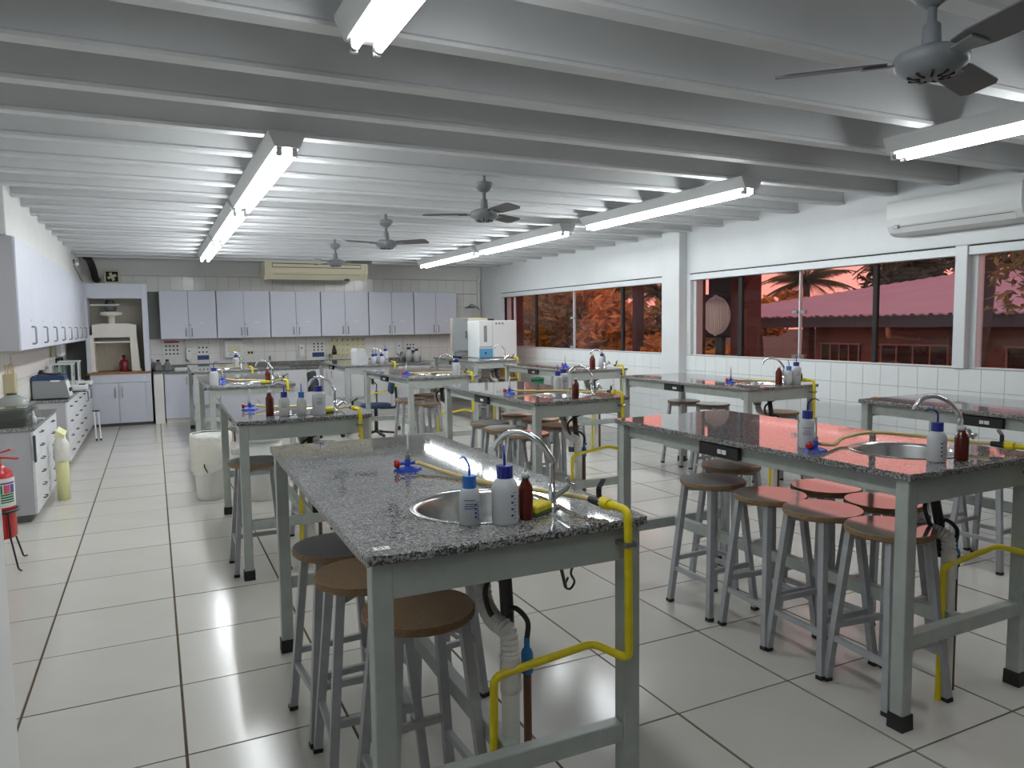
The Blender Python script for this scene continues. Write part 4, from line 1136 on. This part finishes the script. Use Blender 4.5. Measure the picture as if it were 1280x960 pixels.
for x0, x1 in ((1.64, 2.22), (2.75, 3.30), (4.15, 4.72)):
    s = MB().box(x0, .12, .03, x1, .14, .042).box(x0, .48, .03, x1, .50, .042).box(x0, .14, .03, x0 + .02, .48, .042).box(x1 - .02, .14, .03, x1, .48, .042).build('sink', 'steel_brushed', t)
    MB().box(x0 + .02, .14, .0305, x1 - .02, .48, .033).build('basin_shade', 'appliance_dark', s)  # flat dark sheet; the shade of a sunk bowl put into its colour
    MB().tube(spline([((x0 + x1) / 2, .54, .03), ((x0 + x1) / 2, .54, .17), ((x0 + x1) / 2, .50, .23), ((x0 + x1) / 2, .42, .22), ((x0 + x1) / 2, .38, .16)]), .012, 8).build('spout', 'chrome', s)
o = MB().box(-.03, 13.62, 0, .115, 14.24, .84, .003).build('tiled_pier', 'wall_tile_cream'); tag(o, 'white tiled pier under the left end of the back counter', 'pier')
for u in range(6):
    x0 = .13 + .785 * u
    t = thing('base_cabinet', ('first', 'second', 'third', 'fourth', 'fifth', 'sixth')[u] + ' base cabinet from the left under the back counter', 'cabinet', (x0, 13.64, 0), 0, 'base cabinets under the back counter')
    MB().box(0, .02, .07, .78, .58, .838, .002).build('body', 'cabinet_white', t)
    MB().box(.01, .05, 0, .77, .55, .07).build('plinth', 'wall_tile_cream', t)
    for q in range(2):
        a, b = (.004, .388) if q == 0 else (.392, .776)
        d = MB().box(a, 0, .075, b, .02, .83, .002).build('door', 'cabinet_lilac' if u == 0 else 'cabinet_white', t)
        xm = b - .045 if q == 0 else a + .045
        bow_handle(MB(), (xm, 0, .64), (xm, 0, .77), (0, -.028, 0)).build('handle', 'handle_metal', d)
YW = YB - .007
def poster(x0, x1, z0, z1, head, foot, rows, cols, label):
    t = thing('poster', label, 'poster', (x0, YW - .004, z0))
    W, H = x1 - x0, z1 - z0
    MB().box(0, 0, 0, W, .004, H).build('sheet', 'paper', t)
    if head: MB().box(0, -.001, H * .9, W, 0, H).build('header_band', head, t)
    if foot: MB().box(0, -.001, 0, W, 0, H * .28).build('footer_band', foot, t)
    mb = MB(); z_0 = H * (.34 if foot else .12); z_1 = H * (.82 if head else .92)
    for a in range(cols):
        for b in range(rows):
            cxp, czp = W * (a + .5) / cols, z_0 + (z_1 - z_0) * (b + .5) / rows
            mb.prism([(cxp + .016 * math.cos(k * PI / 3), czp + .018 * math.sin(k * PI / 3)) for k in range(6)], 1, -.0012, 0)
    mb.build('pictograms', 'ink_black', t)
poster(.16, .40, 1.08, 1.37, 'poster_red', None, 3, 4, 'white poster with red header and rows of pictograms at the back left')
poster(.69, .88, 1.03, 1.31, None, 'poster_blue', 2, 3, 'small hand-washing poster with blue foot between soap and towel dispensers')
poster(2.70, 2.92, 1.02, 1.32, None, 'poster_blue', 3, 3, 'small poster with blue foot left of the peg rack on the back wall')
poster(4.55, 4.74, 1.03, 1.26, None, 'poster_blue', 2, 3, 'small poster with blue foot at the right end of the back counter')
for x, lb in ((.50, 'left'), (2.44, 'middle'), (4.33, 'right')):
    t = thing('soap_dispenser', f'white soap dispenser on the back wall, {lb} of the three', 'dispenser', (x, YW, 1.02), 0, 'soap dispensers on the back wall')
    MB().box(0, -.09, .02, .105, 0, .235, .015).build('dispenser_body', 'appliance_white', t)
    MB().box(.025, -.10, 0, .08, -.02, .025, .004).build('push_lever', 'appliance_white', t)
    MB().box(.038, -.093, .16, .067, -.089, .19, .002).build('peep_window', 'appliance_grey', t)
t = thing('towel_dispenser', 'white paper towel dispenser on the back wall', 'dispenser', (1.15, YW, 1.06))
MB().prism([(-.11, 0), (0, 0), (0, .31), (-.08, .31), (-.11, .24)], 0, 0, .30).build('casing', 'appliance_white', t)
MB().box(.04, -.116, .10, .26, -.109, .22, .006).build('front_badge', 'appliance_cream', t)
MB().box(.03, -.10, -.012, .27, -.03, .0, .003).build('outlet_lip', 'appliance_grey', t)
t = thing('wall_socket', 'cream double socket plate on the back wall right of the towel dispenser', 'socket', (1.52, YW, 1.09))
MB().box(0, -.008, 0, .13, 0, .09, .002).build('plate', 'peg_cream', t)
for x in (.022, .072): MB().box(x, -.011, .025, x + .036, -.008, .065).build('outlet', 'frame_dark', t)
t = thing('drying_rack', 'cream peg rack for drying glassware on the back wall', 'rack', (3.02, YW, .98))
MB().box(0, -.015, 0, .70, 0, .38, .003).build('peg_board', 'peg_cream', t)
for a in range(7):
    for b in range(4):
        MB().tube([(.05 + .1 * a, -.015, .05 + .095 * b), (.05 + .1 * a, -.10, .085 + .095 * b)], .006, 6).build('peg', 'peg_cream' if b < 3 else 'appliance_dark', t)
t = thing('ring_stand', 'black funnel on a thin stand in front of the peg rack', 'stand', (3.06, 13.98, .87))
MB().box(-.08, -.06, 0, .08, .06, .012, .002).build('base', 'appliance_dark', t)
MB().tube([(-.03, .03, .012), (-.03, .03, .32)], .006, 6).build('rod', 'steel_brushed', t)
MB().lathe([(.01, .19), (.05, .20), (.045, .25), (.02, .36), (.0, .38)], 14).build('funnel', 'black_plastic', t)
MB().tube([(-.03, .03, .195), (.0, 0, .195)], .006, 6).build('clamp', 'steel_brushed', t)
for x, lb in ((.03, 'left'), (.17, 'right')):
    t = thing('jug', f'smoky grey plastic jug with black cap on the back counter, {lb} of two', 'jug', (.02 + x, 13.80, .87), 0, 'grey jugs at the left end of the back counter')
    MB().box(-.055, -.06, 0, .055, .06, .13, .02).lathe([(.05, .125), (.03, .16), (.022, .165), (.022, .175), (.0, .175)], 14).build('jug_body', 'jug_smoke', t)
    MB().lathe([(.0, .172), (.028, .172), (.028, .20), (.0, .20)], 14).build('cap', 'black_plastic', t)
o = MB().box(0, 0, 0, .20, .14, .05, .004).build('white_box', 'sticker_white'); o.location = (.30, 13.78, .87); tag(o, 'low white box on the back counter right of the grey jugs', 'box')
t = thing('counter_jar', 'pale jar with white lid at the far left of the back counter', 'jar', (-.005, 14.05, .87))
MB().lathe([(.0, 0), (.05, 0), (.052, .12), (.04, .15), (.0, .15)], 16).build('jar_body', 'jug_smoke', t)
MB().lathe([(.0, .15), (.045, .15), (.045, .21), (.0, .21)], 16).build('lid', 'sticker_white', t)
for x, h, m, lb in ((4.50, .20, 'black_plastic', 'left'), (4.62, .17, 'black_plastic', 'right')):
    t = thing('chemical_bottle', f'white bottle with black cap at the right end of the back counter, {lb} of two', 'bottle', (x + .02, 13.85 + (.12 if lb == 'left' else 0), .873), 0, 'white bottles on the back counter')
    MB().lathe([(.0, 0), (.06, 0), (.062, h), (.03, h + .04), (.03, h + .05), (.0, h + .05)], 16).build('bottle_body', 'bottle_milky', t)
    MB().lathe([(.0, h + .05), (.034, h + .05), (.034, h + .09), (.0, h + .09)], 14).build('cap', m, t)
t = thing('fire_pail', 'dark green can standing on the floor under the far windows', 'can', (5.95, 12.55 - 1.3, 0))
MB().lathe([(.0, 0), (.10, 0), (.11, .62), (.0, .62)], 18).build('can_body', 'green_can', t)
MB().lathe([(.0, .62), (.115, .62), (.115, .65), (.03, .67), (.0, .67)], 18).build('lid', 'green_can', t)

# ------------------------------------------------------------------ outside the windows
ground = MB().box(XR + .25, -60, -.40, 140, 120, -.30).build('ground', 'outside_ground'); ground['kind'] = 'structure'

# neighbouring building with a sheet roof
t = thing('neighbour_building', 'low reddish building with mauve sheet roof seen through the right windows', 'building', (14.0, 0, -.30))
MB().box(1.2, -14, 0, 9, 13.55, 1.95).build('wall', 'outside_wall', t)
MB().box(.02, -15, 1.72, 1.3, 17.4, 2.02, .01).build('fascia', 'fascia_dark', t)
v, f = [], []
NX = 330; y_a, y_b = -15.0, 17.5
for i in range(NX + 1):
    y = y_a + (y_b - y_a) * i / NX
    zz = .03 * (i % 2)
    xr = 5.5 if y < 12.0 else 5.5 * max(0.02, (y_b - y) / (y_b - 12.0))
    v += [(-.15, y, 1.98 + zz), (xr, y, 1.98 + .205 * (xr + .15) + zz), (-.15, y, 1.95 + zz)]
for i in range(NX):
    a, b = 3 * i, 3 * i + 3
    f += [(a, a + 1, b + 1, b), (a, b, b + 2, a + 2)]
MB().add(v, f).build('roof_sheet', 'roof_sheet', t)
mb = MB()
for i in range(0, 80): mb.box(-.17, -14.5 + .4 * i, 1.97, -.12, -14.44 + .4 * i, 2.0)
mb.build('roof_screws', 'fascia_dark', t)
for y0, y1 in ((12.2, 13.3), (10.0, 11.6), (7.2, 8.8), (4.0, 5.6)):
    w = MB().box(1.14, y0, .35, 1.2, y1, 1.30).build('window', 'outside_dark', t)
    mb = MB().box(1.10, y0 - .05, 1.29, 1.16, y1 + .05, 1.33)
    for k in range(5):
        yy = y0 + (y1 - y0) * k / 4; mb.box(1.11, yy - .012, .35, 1.14, yy + .012, 1.30)
    mb.build('grille', 'grille_bar', w)
for y in (13.4, 9.6, 6.3): MB().box(.7, y - .1, 0, .9, y + .1, 1.75).build('column', 'outside_column', t)
MB().tube(fillet([(.10, 10.66, 1.74), (.12, 10.66, 1.52), (1.1, 10.66, 1.46)], .06), .05, 10).build('gutter_outlet', 'grille_bar', t)

o = MB().box(6.86, 7.22, -.3, 7.12, 7.52, 3.4, .01).build('porch_post', 'outside_column'); tag(o, 'dark reddish post outside the windows, right of the round louvre', 'post')
o = MB().box(6.52, 7.78, -.3, 6.68, 8.0, 3.4, .01).build('porch_post', 'outside_column'); tag(o, 'narrow reddish post outside the windows, next to the white column', 'post')
o = MB().box(6.62, 13.55, -.3, 6.86, 13.95, 3.4, .01).build('porch_post', 'outside_column'); tag(o, 'reddish post outside at the far end of the window band', 'post')
o = MB().box(7.75, 8.32, 1.95, 7.9, 8.98, 3.3, .01).box(7.75, 8.32, -.3, 7.9, 8.46, 1.95, .01).build('dark_panel', 'outside_black'); tag(o, 'black screen panel outside behind the round louvre', 'panel')
t = thing('extractor_fan', 'square black box with round grey ribbed disc outside the window', 'fan', (7.25, 8.22, 1.67))
T = Matrix.Rotation(math.radians(4), 4, 'Z')
MB().box(0, -.34, -.31, .16, .34, .31, .02, 0, T).build('box_body', 'outside_black', t)
d = MB().lathe([(.0, .0), (.265, .0), (.275, .012), (.265, .02), (.0, .03)], 36, 0, (0, 0, 0), True, T @ Matrix.Rotation(-PI / 2, 4, 'Y')).build('round_disc', 'disc_grey', t)
mb = MB()
for k in range(-6, 7):
    q = .04 * k; hh = math.sqrt(max(.0, .255 ** 2 - q * q)); mb.box(-.036, q - .008, -hh, -.026, q + .008, hh, 0, 0, T)
mb.build('ribs', 'disc_grey', d)
MB().box(.04, -.06, -1.97, .12, .06, -.31, 0, 0, T).build('stand_post', 'outside_black', t)
for a in range(4):
    aa = a * PI / 2; MB().box(-.035, .27 * math.cos(aa) - .02, .27 * math.sin(aa) - .02, .0, .27 * math.cos(aa) + .02, .27 * math.sin(aa) + .02, .004, 0, T).build('clip', 'aluminium', t)

def leaf_cloud(c, rad, n, size, seed, squash=.8):
    rnd = random.Random(seed); mb = MB(); c = Vector(c)
    lobes = [(Vector((rnd.uniform(-.6, .6), rnd.uniform(-.6, .6), rnd.uniform(-.5, .6))) * rad, rad * rnd.uniform(.35, .62)) for _ in range(9)]
    for _ in range(n):
        l, lr = rnd.choice(lobes)
        d = Vector((rnd.gauss(0, 1), rnd.gauss(0, 1), rnd.gauss(0, 1))).normalized() * lr * rnd.uniform(.55, 1)
        p = c + l + d; p.z = c.z + (p.z - c.z) * squash
        u = Vector((rnd.gauss(0, 1), rnd.gauss(0, 1), rnd.gauss(0, .6))).normalized(); w = u.cross(Vector((rnd.gauss(0, 1), rnd.gauss(0, 1), rnd.gauss(0, 1)))).normalized()
        s = size * rnd.uniform(.6, 1.3); b = u.cross(w) * s * .12
        mb.add([p - u * s, p + w * s * .38 + b, p + u * s, p - w * s * .38 + b], [(0, 1, 2, 3)])
    return mb
def tree(loc, h, rad, n, size, seed, m, label, squash=.8):
    t = thing('leafy_tree', label, 'tree', (loc[0], loc[1], -.3), 0, 'leafy trees beyond the windows')
    MB().tube(spline([(0, 0, 0), (.05, .04, h * .4), (-.03, .06, h * .8)]), [.16 * (1 - i / 40) for i in range(13)], 8).build('trunk', 'bark', t)
    leaf_cloud((0, 0, h), rad, n, size, seed, squash).build('foliage', m, t)
tree((15.0, 25.2), 2.6, 1.9, 2400, .20, 1, 'leaf_ochre', 'ochre leafy tree behind the left part of the far windows')
tree((13.2, 24.2), 2.0, 1.9, 2400, .20, 2, 'leaf_olive', 'olive bushy tree at the left end of the far windows', .9)
tree((14.5, 21.8), 1.4, 1.6, 2200, .19, 3, 'leaf_ochre', 'low ochre bush in the middle of the far windows', .9)
tree((16.2, 20.6), 1.2, 1.5, 2000, .19, 4, 'leaf_olive', 'low olive bush at the right part of the far windows', .9)
tree((19.0, 30.0), 2.8, 2.3, 2400, .26, 5, 'leaf_olive', 'dark tree behind the fan palm in the far windows', .8)
tree((13.4, 16.6), .75, 1.1, 1700, .13, 6, 'leaf_ochre', 'ochre bushes under the left end of the sheet roof', .9)
tree((22.0, 22.4), 2.2, 1.5, 1800, .20, 7, 'leaf_ochre', 'ochre tree behind the left end of the sheet roof', .7)
tree((24.8, 17.6), 3.6, 1.8, 1300, .22, 8, 'leaf_dark', 'thin dark tree above the ridge of the sheet roof', .7)
tree((25.2, 13.4), 3.9, 2.1, 1600, .22, 9, 'leaf_dark', 'dark tree above the right end of the sheet roof', .7)
tree((12.0, 28.5), 2.2, 2.2, 2400, .24, 12, 'leaf_ochre', 'broad ochre tree far behind the left end of the far windows', .9)
tree((9.4, 14.0), .55, .75, 1500, .10, 10, 'leaf_ochre', 'low hedge bush outside below the round louvre', .8)
tree((11.5, 12.6), .7, .9, 1500, .11, 13, 'leaf_ochre', 'low bush outside in front of the reddish building', .8)
t = thing('leafy_tree', 'dark tree with slanting trunk close outside the rightmost pane', 'tree', (9.0, 5.62, -.3), 0, 'leafy trees beyond the windows')
MB().tube(spline([(0, .10, 0), (.0, .05, 1.2), (.05, -.02, 2.2), (.1, -.08, 3.4)]), [.19 - .003 * i for i in range(19)], 10).build('trunk', 'outside_dark', t)
mb = leaf_cloud((-.40, -.92, 2.42), .50, 420, .075, 21, 1.1)
mb.build('foliage', 'leaf_olive', t)

def palm(loc, h, L, seed, label, n=16, fan=False):
    rnd = random.Random(seed)
    t = thing('palm_tree', label, 'palm', (loc[0], loc[1], -.3), 0, 'palms beyond the windows')
    MB().tube([(0, 0, 0), (.06, 0, h * .5), (.0, 0, h)], [.17, .14, .13], 9).build('trunk', 'bark', t)
    for k in range(n):
        a = 2 * PI * k / n * 3.618; el = -.25 + 1.65 * (k + .5) / n; ln = L * rnd.uniform(.85, 1.1)
        dr = Vector((math.cos(a), math.sin(a), 0)); pts = []
        for i in range(9):
            s = i / 8; pts.append(Vector((0, 0, h)) + dr * ln * s * math.cos(el * (1 - s)) + Vector((0, 0, ln * (math.sin(el) * s - .42 * s * s))))
        mb = MB().tube(pts, [.022 - .0022 * i for i in range(9)], 4)
        sd = dr.cross(Vector((0, 0, 1)))
        for i in range(1, 9):
            for q in range(4):
                tt = (i - 1 + q / 4) / 8; p = pts[i - 1].lerp(pts[i], q / 4); w = ln * .27 * math.sin(PI * min(.97, tt + .12)) + .05
                for sg in (-1, 1):
                    tip = p + sd * sg * w * .8 + dr * w * .35 - Vector((0, 0, w * .42 + rnd.uniform(0, .08)))
                    o_ = dr * .028; mb.add([p - o_, p + o_, tip], [(0, 1, 2)])
        mb.build('frond', 'palm_leaf', t)
palm((24.0, 21.9), 3.5, 1.9, 3, 'big feathery palm standing behind the sheet roof', 46)
palm((26.0, 19.6), 4.3, 1.7, 4, 'smaller palm right of the big one behind the sheet roof', 26)
palm((16.0, 25.9), 2.7, 1.5, 5, 'palm crown in the middle of the far windows', 30)
palm((17.0, 22.4), 3.0, 1.5, 6, 'palm crown at the right end of the far windows', 28)
o = MB().box(12.9, 18.05, -.3, 13.15, 18.3, 6, .01).build('utility_pole', 'outside_dark'); tag(o, 'dark upright pole seen through the right end of the far windows', 'pole')
